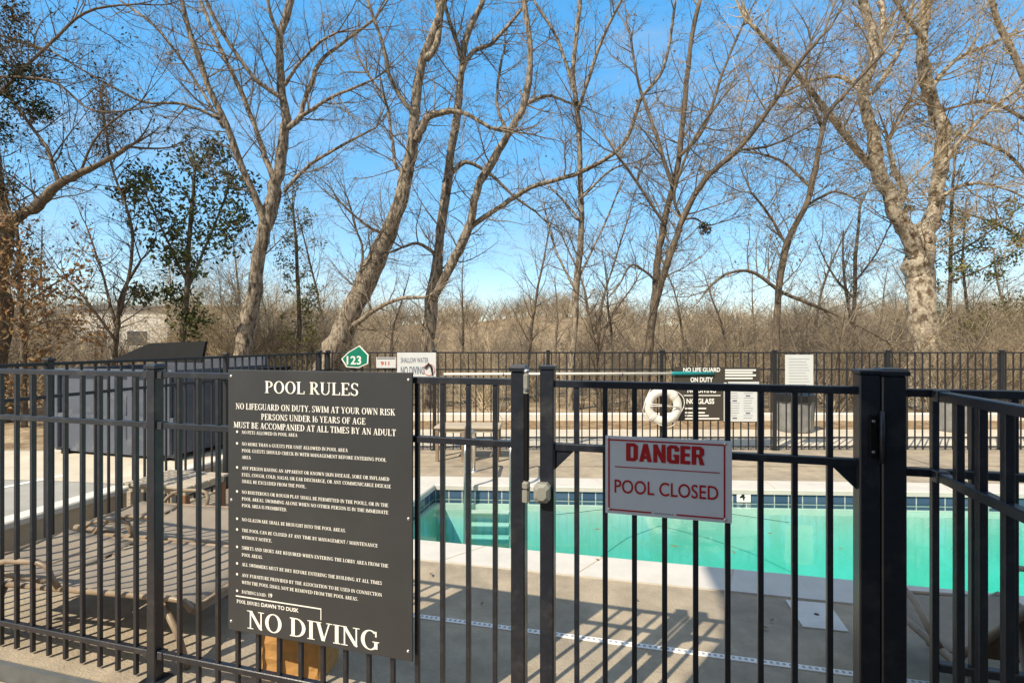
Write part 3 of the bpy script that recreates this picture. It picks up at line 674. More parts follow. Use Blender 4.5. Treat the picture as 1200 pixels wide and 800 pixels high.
for k in range(14):
    for c in range(2):
        xx=W_+0.11+c*0.20; zz=zf(452+k*2.9)
        if (k*5+c*3)%7==2: bar(lt_,xx+0.03,xx+0.10,zz-0.01,zz+0.012,y-0.001)
        else: bar(lt_,xx,xx+0.1+random.random()*0.05,zz,zz+0.006,y-0.001)
lt_.build('notice_print', M['blue_ink'], bd)
# white paper notice
x0=at_fence(920); t = thing('notice_sheet', 'plain white notice sheet of small print hung high on the far fence', 'sign', (x0,7.765,0))
W_=at_fence(953)-x0; mb=MB(); plate(mb,0,W_,zf(460),zf(415.5),-0.006,0,0.002); mb.build('panel', M['paper'], t)
lt_=MB()
for k in range(11): bar(lt_,0.05,W_-0.06-0.05*((k*3)%4)/3,zf(421+k*3.3),zf(420.3+k*3.3),-0.0072)
lt_.build('print', mat('pale_print',(0.36,0.38,0.39),0.6), t)
# shallow water sign
x0=at_fence(465.5); t = thing('shallow_water_sign', 'white sign reading SHALLOW WATER NO DIVING with a diver symbol', 'sign', (x0,7.765,0))
W_=at_fence(511)-x0; mb=MB(); plate(mb,0,W_,zf(446),zf(413),-0.006,0,0.002); mb.build('panel', M['paper'], t)
lt_=MB(); sans(lt_,'SHALLOW WATER',W_*0.45,zf(425),0.078,-0.0075,0.42,0.01); sans(lt_,'NO DIVING',W_*0.40,zf(438.5),0.12,-0.0075,0.36,0.02)
lt_.build('lettering', M['blue_ink'], t)
mb=MB(); mb.tube([(W_-0.16,-0.012,zf(432)),(W_-0.11,-0.012,zf(426)),(W_-0.07,-0.012,zf(430)),(W_-0.05,-0.012,zf(440))],[0.012,0.02,0.018,0.008],8); mb.build('diver_symbol', M['black'], t)
mb=MB(); mb.tube([(W_-0.105+0.085*math.cos(R(a)),-0.010,zf(433)+0.085*math.sin(R(a))) for a in range(0,361,20)],0.006,5); mb.build('prohibition_ring', mat('faded_red',(0.6,0.22,0.2),0.6), t)
# 911 sign
x0=at_fence(441); t = thing('emergency_sign', 'small white sign with orange 911 beside the green marker', 'sign', (x0,7.765,0))
W_=at_fence(464)-x0; mb=MB(); plate(mb,0,W_,zf(431),zf(418.5),-0.006,0,0.002); mb.build('panel', M['paper'], t)
lt_=MB(); sans(lt_,'911',W_*0.45,zf(428),0.06,-0.0075,0.13,0.03); lt_.build('lettering', M['orange'], t)
lt_=MB(); bar(lt_,0.012,W_-0.012,zf(420.5),zf(419.3),-0.0075); lt_.build('top_band', M['sign_brown'], t)
# green marker sign
x0=at_fence(400); t = thing('green_marker_sign', 'green angular sign with white edge and numerals at the fence corner', 'sign', (x0,7.765,0))
pts=[(400,420.5),(406,430),(420,431),(431.5,426),(432,415.5),(421.5,404.5),(408,412.5)]
def poly(mb,pts,y0,y1):
    n=len(pts); v=[(at_fence(a)-x0,y0,zf(b)) for a,b in pts]+[(at_fence(a)-x0,y1,zf(b)) for a,b in pts]
    mb.add(v,[tuple(range(n)),tuple(reversed(range(n,2*n)))]+[(i,n+i,n+(i+1)%n,(i+1)%n) for i in range(n)])
mb=MB(); poly(mb,pts,-0.006,0); mb.build('panel', M['letter'], t)
cxp=(416.5,418.5); mb=MB(); poly(mb,[(cxp[0]+(a-cxp[0])*0.90,cxp[1]+(b-cxp[1])*0.90) for a,b in pts],-0.009,-0.0065); mb.build('face', M['green_sign'], t)
lt_=MB(); sans(lt_,'123',at_fence(415)-x0,zf(427),0.13,-0.0105,0.22,0.02); lt_.build('numerals', M['letter'], t)
# life ring
t = thing('life_ring', 'white foam life ring with grab rope hung on the far fence', 'life ring', (at_fence(777,7.70),7.70,zf(475)-0.0))
mb=MB(); Rr,rr=0.22,0.066
for i in range(32):
    a=2*math.pi*i/32
    for j in range(14):
        b_=2*math.pi*j/14; q=Rr+rr*math.cos(b_); mb.v.append((q*math.cos(a),rr*0.8*math.sin(b_),q*math.sin(a)))
for i in range(32):
    for j in range(14):
        mb.f.append((i*14+j,i*14+(j+1)%14,((i+1)%32)*14+(j+1)%14,((i+1)%32)*14+j)); mb.m.append(0)
mb.build('ring', M['foam'], t, True)
mb=MB(); mb.tube([((0.30+0.025*math.sin(4*a))*math.cos(a),-0.02-0.02*math.cos(4*a),(0.30+0.025*math.sin(4*a))*math.sin(a)) for a in [R(k*10) for k in range(37)]],0.007,5); mb.build('grab_rope', M['rope'], t, True)
mb=MB()
for k in range(2): mb.tube([(-0.22,-0.07,0.04-0.03*k),(0,-0.075,0.025-0.02*k),(0.22,-0.07,-0.02+0.02*k)],0.007,5)
mb.build('coiled_line', M['rope'], t, True)
for a in (45,135,225,315):
    mb=MB(); c=Vector((math.cos(R(a)),0,math.sin(R(a)))); e=Vector((-c.z,0,c.x))
    for s2 in (-1,0,1):
        mb.tube([tuple(c*(Rr+(rr+0.003)*math.cos(b_))+e*(0.018*s2)+Vector((0,(rr*0.8+0.003)*math.sin(b_),0))) for b_ in [R(k*30) for k in range(13)]],0.006,5)
    mb.build('band', M['white'], t, True)
# telescopic pole on the fence
t = thing('pool_pole', 'long pale telescopic pool pole with teal grip hung level on the far fence', 'pole', (at_fence(520,7.74),7.74,zf(438.2)))
Lp=at_fence(787,7.74)-at_fence(520,7.74); Lg=at_fence(836,7.74)-at_fence(787,7.74)
mb=MB(); mb.tube([(0,0,0),(Lp,0,0.012)],0.019,10); mb.build('shaft', M['pole'], t, True)
mb=MB(); mb.tube([(Lp,0,0.012),(Lp+0.02,0,0.012),(Lp+Lg*0.55,0,0.013),(Lp+Lg*0.56,0,0.013),(Lp+Lg,0,0.014)],[0.024,0.028,0.028,0.024,0.024],10); mb.build('grip', M['teal'], t, True)
for x in (0.9,2.7):
    mb=MB(); mb.tube([(x,0.05,0.03),(x,0.02,-0.03),(x,-0.028,-0.028),(x,-0.032,0.02)],0.006,6); mb.build('hook', M['metal_far'], t, True)

# ------------------------------------------------------------------ deck details
# trench drain strip
da=math.atan2(-0.237,1.0); dc=Vector((-0.526,3.065,0))
t = thing('trench_drain', 'narrow white slotted drain strip across the deck between gate and pool', 'drain', dc, da)
mb=MB(); mb.bbox(-1.6,6.5,-0.02,0.02,0.001,0.006,0.002); mb.build('channel', M['white'], t)
mb=MB()
for k in range(270): mb.add([(-1.58+k*0.03,-0.008,0.0075),(-1.58+k*0.03+0.014,-0.008,0.0075),(-1.58+k*0.03+0.014,0.008,0.0075),(-1.58+k*0.03,0.008,0.0075)],[(0,1,2,3)])
mb.build('slots', mat('slot_grey',(0.35,0.34,0.32),0.8), t)
# access lid
t = thing('deck_lid', 'square pale concrete access lid set in the shaded deck', 'lid', (0,0,0))
qs=[(1.742,3.26),(1.68,2.955),(1.911,2.905),(1.99,3.216)]
mb=MB(); mb.prism(qs,0.001,0.008); mb.build('plate', mat('lid_concrete',(0.62,0.60,0.56),0.85,0.3,noise=(8,0.1),bump=(80,0.2)), t)
mb=MB(); mb.lathe([(0.015,0.0085),(0.012,0.011),(0,0.0112)],10,(1.835,3.085,0)); mb.build('lift_hole', M['black'], t)
# depth marker
t = thing('depth_marker', 'white depth tile with black numeral 4 on the far pool wall', 'depth marker', ((871.5-600)/600*5.70,5.70,0), R(-2.9))
mb=MB(); mb.box(-0.075,0.075,-0.004,0.004,-0.135,-0.008); mb.build('tile', M['letter'], t)
lt_=MB(); sans(lt_,'4',-0.015,-0.115,0.085,-0.0055,0.062,0.02); sans(lt_,'FT',0.045,-0.045,0.02,-0.0055,0.03,0.02); lt_.build('numeral', M['black'], t)
# pool ladder
t = thing('pool_ladder', 'stainless steel pool ladder with two bent handrails at the far edge', 'pool ladder', (-0.26,5.85,0), R(-2.9))
for x in (-0.255,0.255):
    mb=MB(); pts=[(x,0.62,0.0),(x,0.62,0.42)]
    for k in range(1,7): a=R(90*k/6); pts.append((x,0.62-0.16+0.16*math.cos(a),0.42+0.12*math.sin(a)))
    for k in range(1,7): a=R(90*k/6); pts.append((x,0.02-0.16*math.sin(a),0.54-0.16+0.16*math.cos(a)))
    pts+=[(x,-0.14,-0.2),(x,-0.14,-0.95)]
    mb.tube(pts,0.021,12); h=mb.build('handrail', M['steel'], t, True)
    mb=MB(); mb.lathe([(0.045,0.001),(0.045,0.008),(0.025,0.02),(0.021,0.02)],16,(x,0.62,0)); mb.build('escutcheon', M['steel'], h, True)
for z in (-0.24,-0.38,-0.52,-0.72):
    mb=MB(); mb.bbox(-0.236,0.236,-0.18,-0.09,z-0.02,z,0.006); mb.build('tread', M['pole'], t)
# floating cable
t_=MB(); pts=[]
for px,py in ((640,604),(676,600),(712,596),(760,593),(810,597),(858,602),(925,612)):
    Y=600*1.772/(py-400); pts.append(((px-600)/600*Y,Y,-0.122))
t_.tube(pts,0.0026,6); tag(t_.build('floating_cable', M['black'], None, True),'thin black cable floating across the green water','cable')
# floating dead leaves
random.seed(11); leafpx=[(779,636),(790,640),(902,625),(985,643),(1117,644),(860,647),(745,641),(930,660),(700,620)]
for i,(px,py) in enumerate(leafpx):
    Y=600*1.775/(py-400); mb=MB(); s_=0.022+0.018*random.random()
    mb.add([(-s_,0,0),(-0.2*s_,-0.45*s_,0.004),(s_,0,0.006),(-0.2*s_,0.45*s_,0.003)],[(0,1,2),(0,2,3)])
    o=mb.build('floating_leaf', LEAF['dead']); o.location=((px-600)/600*Y,Y,-0.124); o.rotation_euler=(0,0,random.random()*6)
    tag(o,'small dead leaf floating on the pool water','leaf','dead leaves floating on the pool')

random.seed(19)
for i in range(26):
    px=random.uniform(300,1180); py=random.uniform(532,795); Y=990/(py-400); X=(px-600)/600*Y
    if -1.4<X<7.5 and 4.0-0.23*X<Y<6.0: continue
    mb=MB(); s_=0.016+0.016*random.random()
    mb.add([(-s_,0,0),(-0.2*s_,-0.5*s_,0.006),(s_,0,0.010),(-0.2*s_,0.5*s_,0.004)],[(0,1,2),(0,2,3)])
    o=mb.build('dry_leaf', LEAF['dead']); o.location=(X,Y,0.016); o.rotation_euler=(0,0,random.random()*6)
    tag(o,'small dry leaf lying on the concrete pool deck','leaf','dry leaves scattered on the deck')
# ------------------------------------------------------------------ chaise lounges
def chaise(label, loc, rz, back=12, slingm='sling', yb=1.12, Lb=0.74, a0=0.70, a1=1.36, ah=0.20):
    """x across (0.66), y along; head (backrest) at +y, foot at y=0"""
    t = thing('chaise_lounge', label, 'chaise lounge', loc, rz, 'tan framed chaise lounges on the deck')
    W=0.32; zs=0.33; ca,sa=math.cos(R(back)),math.sin(R(back))
    hy,hz=yb+Lb*ca, zs+Lb*sa
    for s_ in (-1,1):
        mb=MB(); x=s_*W
        mb.tube([(x,-0.02,zs-0.05),(x,0.03,zs-0.005),(x,0.10,zs),(x,yb+min(0.42,Lb*0.6),zs)],0.016,8); mb.build('side_rail', M['tan'], t, True)
        mb=MB(); mb.tube([(x,0.16,zs-0.012),(x*1.04,0.05,0.16),(x*1.08,-0.02,0.0)],[0.017,0.016,0.013],8); mb.build('leg', M['tan'], t, True)
        mb=MB(); mb.tube([(x,yb+Lb*0.4,zs-0.012),(x*1.04,yb+Lb*0.53,0.16),(x*1.08,yb+Lb*0.66,0.0)],[0.017,0.016,0.013],8); mb.build('leg', M['tan'], t, True)
        mb=MB(); xa=x*1.1
        q=a1-a0; mb.tube([(x,a0,zs),(xa,a0+.01,zs+ah*.5),(xa,a0+.07*q,zs+ah*.87),(xa,a0+.2*q,zs+ah),(xa,a0+.55*q,zs+ah*.95),(xa,a0+.8*q,zs+ah*.75),(xa,a0+.95*q,zs+ah*.4),(x,a1,zs)],0.015,8); mb.build('armrest', M['tan'], t, True)
        mb=MB(); xb=s_*(W-0.05); mb.tube([(xb,yb,zs+0.005),(xb,hy,hz)],0.015,8); mb.build('back_rail', M['tan'], t, True)
    mb=MB(); mb.tube([(-W,-0.02,zs-0.05),(W,-0.02,zs-0.05)],0.015,8); mb.build('crossbar', M['tan'], t, True)
    mb=MB(); mb.tube([(-W+0.05,hy,hz),(W-0.05,hy,hz)],0.015,8); mb.build('crossbar', M['tan'], t, True)
    mb=MB(); mb.tube([(-W,yb+Lb*.4,zs),(W,yb+Lb*.4,zs)],0.013,8); mb.build('crossbar', M['tan'], t, True)
    if back>20:
        for s_ in (-1,1):
            mb=MB(); mb.tube([(s_*(W-0.07),yb+Lb*ca*0.62,zs+Lb*sa*0.62-0.01),(s_*(W-0.07),yb+Lb*.55,zs-0.01)],0.010,6); mb.build('prop_strut', M['tan'], t, True)
    def sheet(p, name):
        mb=MB(); n=8
        for j,(y,z) in enumerate(p):
            for i in range(n+1):
                u=i/n*2-1; sag=-0.035*(1-u*u)*(0.5+0.5*math.sin(math.pi*min(1,max(0,j/(len(p)-1)))))
                mb.v.append((u*(W-(0.0 if name=='seat_sling' else 0.045)),y,z+sag))
        for j in range(len(p)-1):
            for i in range(n): a=j*(n+1)+i; mb.f.append((a,a+1,a+n+2,a+n+1)); mb.m.append(0)
        o=mb.build(name, M[slingm if name=='back_sling' else 'sling'], t, True)
        md=o.modifiers.new('thick','SOLIDIFY'); md.thickness=0.005
    sheet([(-0.03,zs-0.07),(0.02,zs-0.015),(0.08,zs+0.008)]+[(0.08+(yb-0.1)*k/8,zs+0.01) for k in range(1,9)],'seat_sling')
    sheet([(yb+Lb*ca*k/8,zs+0.018+Lb*sa*k/8) for k in range(9)],'back_sling')
    return t
fa = math.atan2(FD.y,FD.x)
# near one, parallel to the near fence, its foot towards the sign
chaise('tan chaise lounge right behind the near fence, left of the pool rules board', (-1.60,2.93,0), R(81), 5, 'sling', 0.92, 0.52, 0.78, 1.3, 0.15)
chaise('tan chaise lounge second from the near fence, beside the slatted table', (-1.78,3.66,0), R(81), 3, 'sling', 0.92, 0.34, 0.72, 1.12, 0.12)
chaise('chaise lounge with raised brown back in the shade right of the gate post', (2.24,2.76,0), R(172), 48, 'sling_brown', 0.66, 0.60, 0.06, 0.62, 0.19)

# ------------------------------------------------------------------ slatted table and end tables
def slat_table(label, loc, rz, w_, d_, h_, n, legm, group=None):
    t = thing('slatted_table', label, 'table', loc, rz, group)
    sw=d_/n
    for k in range(n):
        mb=MB(); mb.bbox(-w_/2,w_/2,-d_/2+k*sw+0.006,-d_/2+(k+1)*sw-0.006,h_-0.022,h_,0.003); mb.build('slat', M['wood'], t)
    mb=MB()
    for x in (-w_/2+0.035,w_/2-0.065): mb.box(x,x+0.03,-d_/2+0.03,d_/2-0.03,h_-0.075,h_-0.0225)
    for y in (-d_/2+0.03,d_/2-0.055): mb.box(-w_/2+0.066,w_/2-0.066,y,y+0.025,h_-0.075,h_-0.0225)
    mb.build('apron', M['wood'], t)
    for x in (-1,1):
        for y in (-1,1):
            mb=MB(); cx,cy=x*(w_/2-0.05),y*(d_/2-0.045); mb.bbox(cx-0.026,cx+0.026,cy-0.026,cy+0.026,0.001,h_-0.0755,0.003); mb.build('leg', M[legm] if x>0 else M['wood'], t)
    return t
slat_table('weathered slatted wooden side table with red brown legs by the low wall', (-3.04,4.66,0), R(-12), 0.66,0.50,0.41,6,'wood_red')
def end_table(label, px):
    t = thing('end_table', label, 'table', ((px-600)/600*7.2,7.2,0), R(-4), 'small end tables along the far fence')
    mb=MB(); mb.bbox(-0.22,0.22,-0.2,0.2,0.455,0.485,0.012); mb.build('table_top', M['wood'], t)
    mb=MB()
    for y in (-0.17,0.15): mb.box(-0.16,0.16,y,y+0.02,0.40,0.4545)
    mb.build('apron', M['wood'], t)
    for x in (-1,1):
        for y in (-1,1):
            mb=MB(); mb.bbox(x*0.18-0.022,x*0.18+0.022,y*0.16-0.022,y*0.16+0.022,0.001,0.4545,0.003); mb.build('leg', M['tan'], t)
end_table('small tan end table nearest the shallow water sign', 530); end_table('small tan end table between ladder and far fence', 569)

# ------------------------------------------------------------------ paper bag
t = thing('paper_bag', 'brown paper bag standing open behind the fence under the pool rules board', 'paper bag', (-1.09,2.62,0.001), R(-12))
mb=MB(); random.seed(5); n=24; rings=[]
for j in range(9):
    z=0.31*j/8; fl_=1+0.06*j/8; ring=[]
    for i in range(n):
        a=2*math.pi*i/n; sx=math.copysign(abs(math.cos(a))**0.35,math.cos(a)); sy=math.copysign(abs(math.sin(a))**0.35,math.sin(a))
        pinch=-0.03*(j/8)*(1 if abs(math.cos(a))>0.8 else 0)
        ring.append((sx*(0.185*fl_+pinch)+random.uniform(-.006,.006)*(j>0), sy*0.10*fl_+random.uniform(-.006,.006)*(j>0), z+(random.uniform(-.012,.012) if j==8 else 0)))
    mb.v+=ring
for j in range(8):
    for i in range(n): k=(i+1)%n; mb.f.append((j*n+i,j*n+k,(j+1)*n+k,(j+1)*n+i)); mb.m.append(0)
mb.f.append(tuple(reversed(range(n)))); mb.m.append(0)
o=mb.build('sack', M['bag'], t); md=o.modifiers.new('thick','SOLIDIFY'); md.thickness=0.003
mb=MB(); mb.tube([(-0.06,-0.108,0.27),(-0.055,-0.115,0.36),(0.0,-0.118,0.385),(0.055,-0.115,0.36),(0.06,-0.108,0.27)],0.005,6); mb.build('handle', M['bag'], t, True)

# ------------------------------------------------------------------ bins behind the fence
def bin_(label, px, wd, hgt_, bag):
    Y=9.45; t=thing('trash_can', label, 'trash can', ((px-600)/600*Y,Y,0.001))
    r=wd/2
    mb=MB(); mb.lathe([(0,0.0),(r*0.86,0.0),(r*0.9,0.03),(r*0.98,hgt_*0.9),(r*1.04,hgt_*0.905),(r*1.04,hgt_),(r*0.97,hgt_),(r*0.94,hgt_*0.9),(r*0.9,0.1),(0,0.1)],22)
    b=mb.build('body', M['bin'], t)
    for k in range(11):
        a=2*math.pi*k/11; mb2=MB(); mb2.tube([(r*0.91*math.cos(a),r*0.91*math.sin(a),0.06),(r*0.985*math.cos(a),r*0.985*math.sin(a),hgt_*0.88)],0.012,5); mb2.build('rib', M['bin'], b)
    mb=MB(); random.seed(px); n=22
    for j in range(5):
        for i in range(n):
            a=2*math.pi*i/n; q=r*1.055+0.012*random.random()
            if j<3: mb.v.append((q*math.cos(a),q*math.sin(a),hgt_*(0.86+0.075*j)+0.03*random.random()-0.03*(j==0)*random.random()))
            else: mb.v.append(((r*0.9-0.1*(j-3))*math.cos(a),(r*0.9-0.1*(j-3))*math.sin(a),hgt_+0.015-0.05*(j-3)))
    for j in range(4):
        for i in range(n): k=(i+1)%n; mb.f.append((j*n+i,j*n+k,(j+1)*n+k,(j+1)*n+i)); mb.m.append(0)
    mb.build('liner', M['bin_bag'], t)
bin_('grey round trash can with black liner below the plain white notice sheet', 931, 0.66, 0.66, True)
bin_('grey round trash can at the far right behind the fence', 1120, 0.66, 0.66, True)

# ------------------------------------------------------------------ dumpster on the lot
a0=Vector((-5.72,6.42,0.256)); a1=Vector((-3.92,5.94,0.256)); dl=(a1-a0).length
t = thing('dumpster', 'slate blue steel dumpster with black lid propped open on the lot', 'dumpster', a0, math.atan2(a1.y-a0.y,a1.x-a0.x))
H=1.06
mb=MB(); mb.box(0,dl,0,0.05,0.04,H); mb.box(0,dl,1.45,1.5,0.07,H+0.12); mb.box(0.0,0.05,0.0505,1.4495,0.07,H); mb.box(dl-0.05,dl,0.0505,1.4495,0.07,H); mb.box(0.0505,dl-0.0505,0.0505,1.4495,0.07,0.12); mb.build('body', M['dumpster'], t)
for x in (0.05,0.98,1.25,dl-0.06):
    mb=MB(); mb.bbox(x-0.04,x+0.04,-0.045,-0.002,0.08,H-0.06,0.006); mb.build('rib', M['dumpster'], t)
for z in (H-0.055,0.45):
    mb=MB(); mb.box(-0.03,dl+0.03,-0.06 if z>0.6 else -0.04,-0.0025 if z<0.6 else -0.046,z,z+0.06); mb.build('rim', M['dumpster'], t)
mb=MB(); mb.tube([(dl*0.60,-0.06,0.30),(dl*0.60,-0.075,0.82)],0.012,6); mb.build('lock_rod', M['lid'], t)
for x in (0.12,dl-0.24):
    mb=MB(); mb.box(x,x+0.12,-0.02,0.10,0.0,0.0695); mb.build('foot', M['lid'], t)
lidp=[(-0.25,H+0.05),(1.40,H+0.05),(1.40,H+0.335),(0.45,H+0.31)]
mb=MB(); mb.add([(x,0.8+0.25*(z-H),z) for x,z in lidp]+[(x,0.84+0.25*(z-H),z) for x,z in lidp],[(0,1,2,3),(7,6,5,4),(0,4,5,1),(1,5,6,2),(2,6,7,3),(3,7,4,0)]); l2=mb.build('lid', M['lid'], t)
# second dark container behind it
b0=Vector((-3.35,6.95,0.256)); 
t = thing('dumpster', 'black dumpster behind the slate blue one near the fence corner', 'dumpster', Vector((-4.22,6.75,0.256)), R(-14))
mb=MB(); mb.prism([(0,0),(0.74,0),(0.74,0.95),(0,0.95)],0.04,0.98); mb.build('body', M['lid'], t)
mb=MB(); mb.box(-0.03,0.77,-0.03,0.98,0.981,1.03); mb.build('lid', M['lid'], t)
for x in (0.12,0.6):
    mb=MB(); mb.bbox(x-0.03,x+0.03,-0.04,-0.002,0.09,0.93,0.005); mb.build('rib', M['lid'], t)

# ------------------------------------------------------------------ far buildings through the trees
t = thing('warehouse', 'long pale flat roofed building far behind the trees on the left', 'building', (-36,42,0), R(3))
mb=MB(); mb.box(0,13.5,0,12,-0.2,4.2); mb.build('wall', M['farwall'], t)
mb=MB(); mb.box(-0.2,13.7,-0.2,12.2,4.201,4.6); mb.build('roof', M['roofing'], t)
for k in range(4):
    mb=MB(); mb.box(1+k*3.2,2.8+k*3.2,-0.04,-0.003,1.2,2.6); w1=mb.build('window', M['white'], t); mb=MB(); mb.box(1.1+k*3.2,2.7+k*3.2,-0.05,-0.041,1.3,2.5); mb.build('pane', M['glass'], w1)
t = thing('house', 'small grey house seen through the brush beside the maple trunk', 'house', (-17.8,36,0), R(-6))
mb=MB(); mb.box(0,3.4,0,6,-0.2,2.0); mb.build('wall', mat('grey_siding',(0.34,0.37,0.40),0.8,0.3,noise=(1,0.1)), t)
mb=MB(); mb.add([(-0.3,-0.3,2.0),(3.7,-0.3,2.0),(3.7,6.3,2.0),(-0.3,6.3,2.0),(-0.3,3,3.4),(3.7,3,3.4)],[(3,2,1,0),(0,1,5,4),(2,3,4,5),(0,4,3),(1,2,5)]); mb.build('roof', mat('slate_roof',(0.24,0.27,0.31),0.8,0.3,noise=(4,0.15)), t)
mb=MB(); mb.box(1.2,2.2,-0.04,-0.003,0.7,1.7); mb.build('window', M['glass'], t)

# ------------------------------------------------------------------ trees
def rv(): return Vector((random.gauss(0,1),random.gauss(0,1),random.gauss(0,1)))
class Tree:
    def __init__(s): s.br=MB(); s.lf=MB(); s.tips=[]
    def branch(s, p, d, L, r, lev, maxlev, up=0.12, droop=0.0, dens=1.0, wob=0.22):
        n = 6 if lev==1 else (5 if lev==2 else 3)
        pts=[p.copy()]; rad=[r]; d=d.normalized(); st=L/n
        for i in range(n):
            d=(d+rv()*wob*0.6+Vector((0,0,up-droop*i/n))).normalized()
            p=p+d*st; pts.append(p.copy()); rad.append(max(r*(1-0.8*(i+1)/n),0.0021))
        s.br.tube(pts,rad,5 if r>0.012 else 3,caps=False)
        if lev>=maxlev: s.tips.append((pts[-1],d)); s.tips.append((pts[1],d))
        if lev<maxlev:
            k=max(2,int(L*(5.6 if lev==1 else 9.0)*dens+0.5))
            for _ in range(k):
                f=random.uniform(0.15,1.0); i=min(n-1,int(f*n)); q=pts[i].lerp(pts[i+1],f*n-i)
                t=(pts[i+1]-pts[i]).normalized(); sdir=rv(); sdir=(sdir-t*sdir.dot(t)).normalized()
                nd=(t*random.uniform(0.5,1.0)+sdir*0.8)
                s.branch(q,nd,L*random.uniform(0.28,0.55)*(1.15-0.5*f),max(rad[i]*0.55,0.0032),lev+1,maxlev,up*0.7,droop,dens,wob)
def smooth(pts, rad, k=4, jit=0.0):
    P_=[];R_=[]; n=len(pts)
    for i in range(n-1):
        p0=pts[max(i-1,0)];p1=pts[i];p2=pts[i+1];p3=pts[min(i+2,n-1)]
        for j in range(k):
            u=j/k; P_.append(0.5*((2*p1)+(p2-p0)*u+(2*p0-5*p1+4*p2-p3)*u*u+(3*p1-p0-3*p2+p3)*u**3)+rv()*jit*rad[i]); R_.append(rad[i]+(rad[i+1]-rad[i])*u)
    P_.append(pts[-1]);R_.append(rad[-1]); return P_,R_
def leaf(mb, p, size, d=None):
    a=rv().normalized(); b=a.orthogonal(); b.rotate(Matrix.Rotation(random.uniform(0,6.28),3,a)); c=a.cross(b)
    l=size*random.uniform(0.7,1.3); wd=l*random.uniform(0.35,0.55)
    mb.add([p-b*l*0.5,p+c*wd*0.5+a*l*0.12,p+b*l*0.5,p-c*wd*0.5+a*l*0.12],[(0,1,2),(0,2,3)])
def rough_trunk(mb, pts, rad, n=12):
    b=len(mb.v); mb.tube(pts,rad,n)
    for i in range(len(pts)):
        for k in range(n):
            v=Vector(mb.v[b+i*n+k]); c=pts[i]; f=1+0.10*math.sin(k*2.1+i*0.7)+random.uniform(-.06,.06)
            mb.v[b+i*n+k]=tuple(c+(v-c)*f)
def tree(name, label, cat, Y, limbs, bark, twig='twig', seed=1, every=0.42, l1=(0.7,2.0), maxlev=3, dens=1.0, up=0.10, droop=0.0, rtw=0.011, leafm=None, nleaf=0, lsize=0.09, first=0.3, group=None, extra=None):
    """limbs: [(pixel polyline [(x,y,half width)], depth offset at the limb's end)]; the first is the trunk"""
    random.seed(seed)
    base=P(limbs[0][0][0][0],400,Y); base.z=hgt(base.x,Y)
    t=thing(name,label,cat,base,0,group); T=Tree()
    for li,(pl,dY) in enumerate(limbs):
        n=len(pl); start=0 if li==0 else random.uniform(-0.05,0.05)
        pts=[P(x,y,Y+start+dY*i/(n-1)) for i,(x,y,r) in enumerate(pl)]; rad=[r*(0.78 if r>8 else 0.74)/600*Y for x,y,r in pl]
        if li==0:
            g0=pts[0].copy(); g0.z=base.z-0.15; g0.x=pts[0].x-(pts[1].x-pts[0].x)*0.3; pts.insert(0,g0); rad.insert(0,rad[0]*1.45)
        pts=[p-base for p in pts]
        sp,sr=smooth(pts,rad,5,0.09)
        ph=random.uniform(0,9); sp=[p+Vector((math.sin(i*0.9+ph),math.cos(i*0.7+ph),0))*min(0.014,0.2*sr[i])*(i>2) for i,p in enumerate(sp)]
        mb=MB(); rough_trunk(mb,sp,sr,12 if sr[0]>0.07 else 8); mb.build('trunk' if li==0 else 'limb', BARK[bark], t, True)
        # side branches
        every_=every*0.46; acc=0; nxt=0.3*every_
        tot=sum((sp[i+1]-sp[i]).length for i in range(len(sp)-1)); run=0
        for i in range(len(sp)-1):
            seg=(sp[i+1]-sp[i]); L=seg.length; run+=L
            f=run/tot
            if f<(first if li==0 else 0.08): continue
            acc+=L
            while acc>nxt:
                acc-=nxt; nxt=every_*random.uniform(0.5,1.5)
                td=seg.normalized(); sd=rv(); sd.y*=0.8; sd=(sd-td*sd.dot(td)).normalized()
                ln=random.uniform(*l1)*(1.0 if f<0.8 else 0.75)
                T.branch(sp[i]+seg*random.random(), td*random.uniform(0.25,0.9)+sd, ln, min(sr[i]*0.5,rtw*random.uniform(0.8,1.7)*ln**0.5), 1, maxlev, up, droop, dens)
        # leader continues past the drawn end
        if sr[-1]<0.12:
            for _ in range(3): T.branch(sp[-1],(sp[-1]-sp[-3]).normalized()+rv()*0.3,random.uniform(*l1)*1.2,sr[-1]*0.8,1,maxlev,up,droop,dens)
    if extra: extra(T, base)
    T.br.build('crown', BARK[twig], t)
    if nleaf and leafm:
        random.shuffle(T.tips)
        for i in range(nleaf):
            p,d=T.tips[i%len(T.tips)]; leaf(T.lf,p+rv()*0.06,lsize)
    if T.lf.f: T.lf.build('leaves', LEAF[leafm], t)
    return t

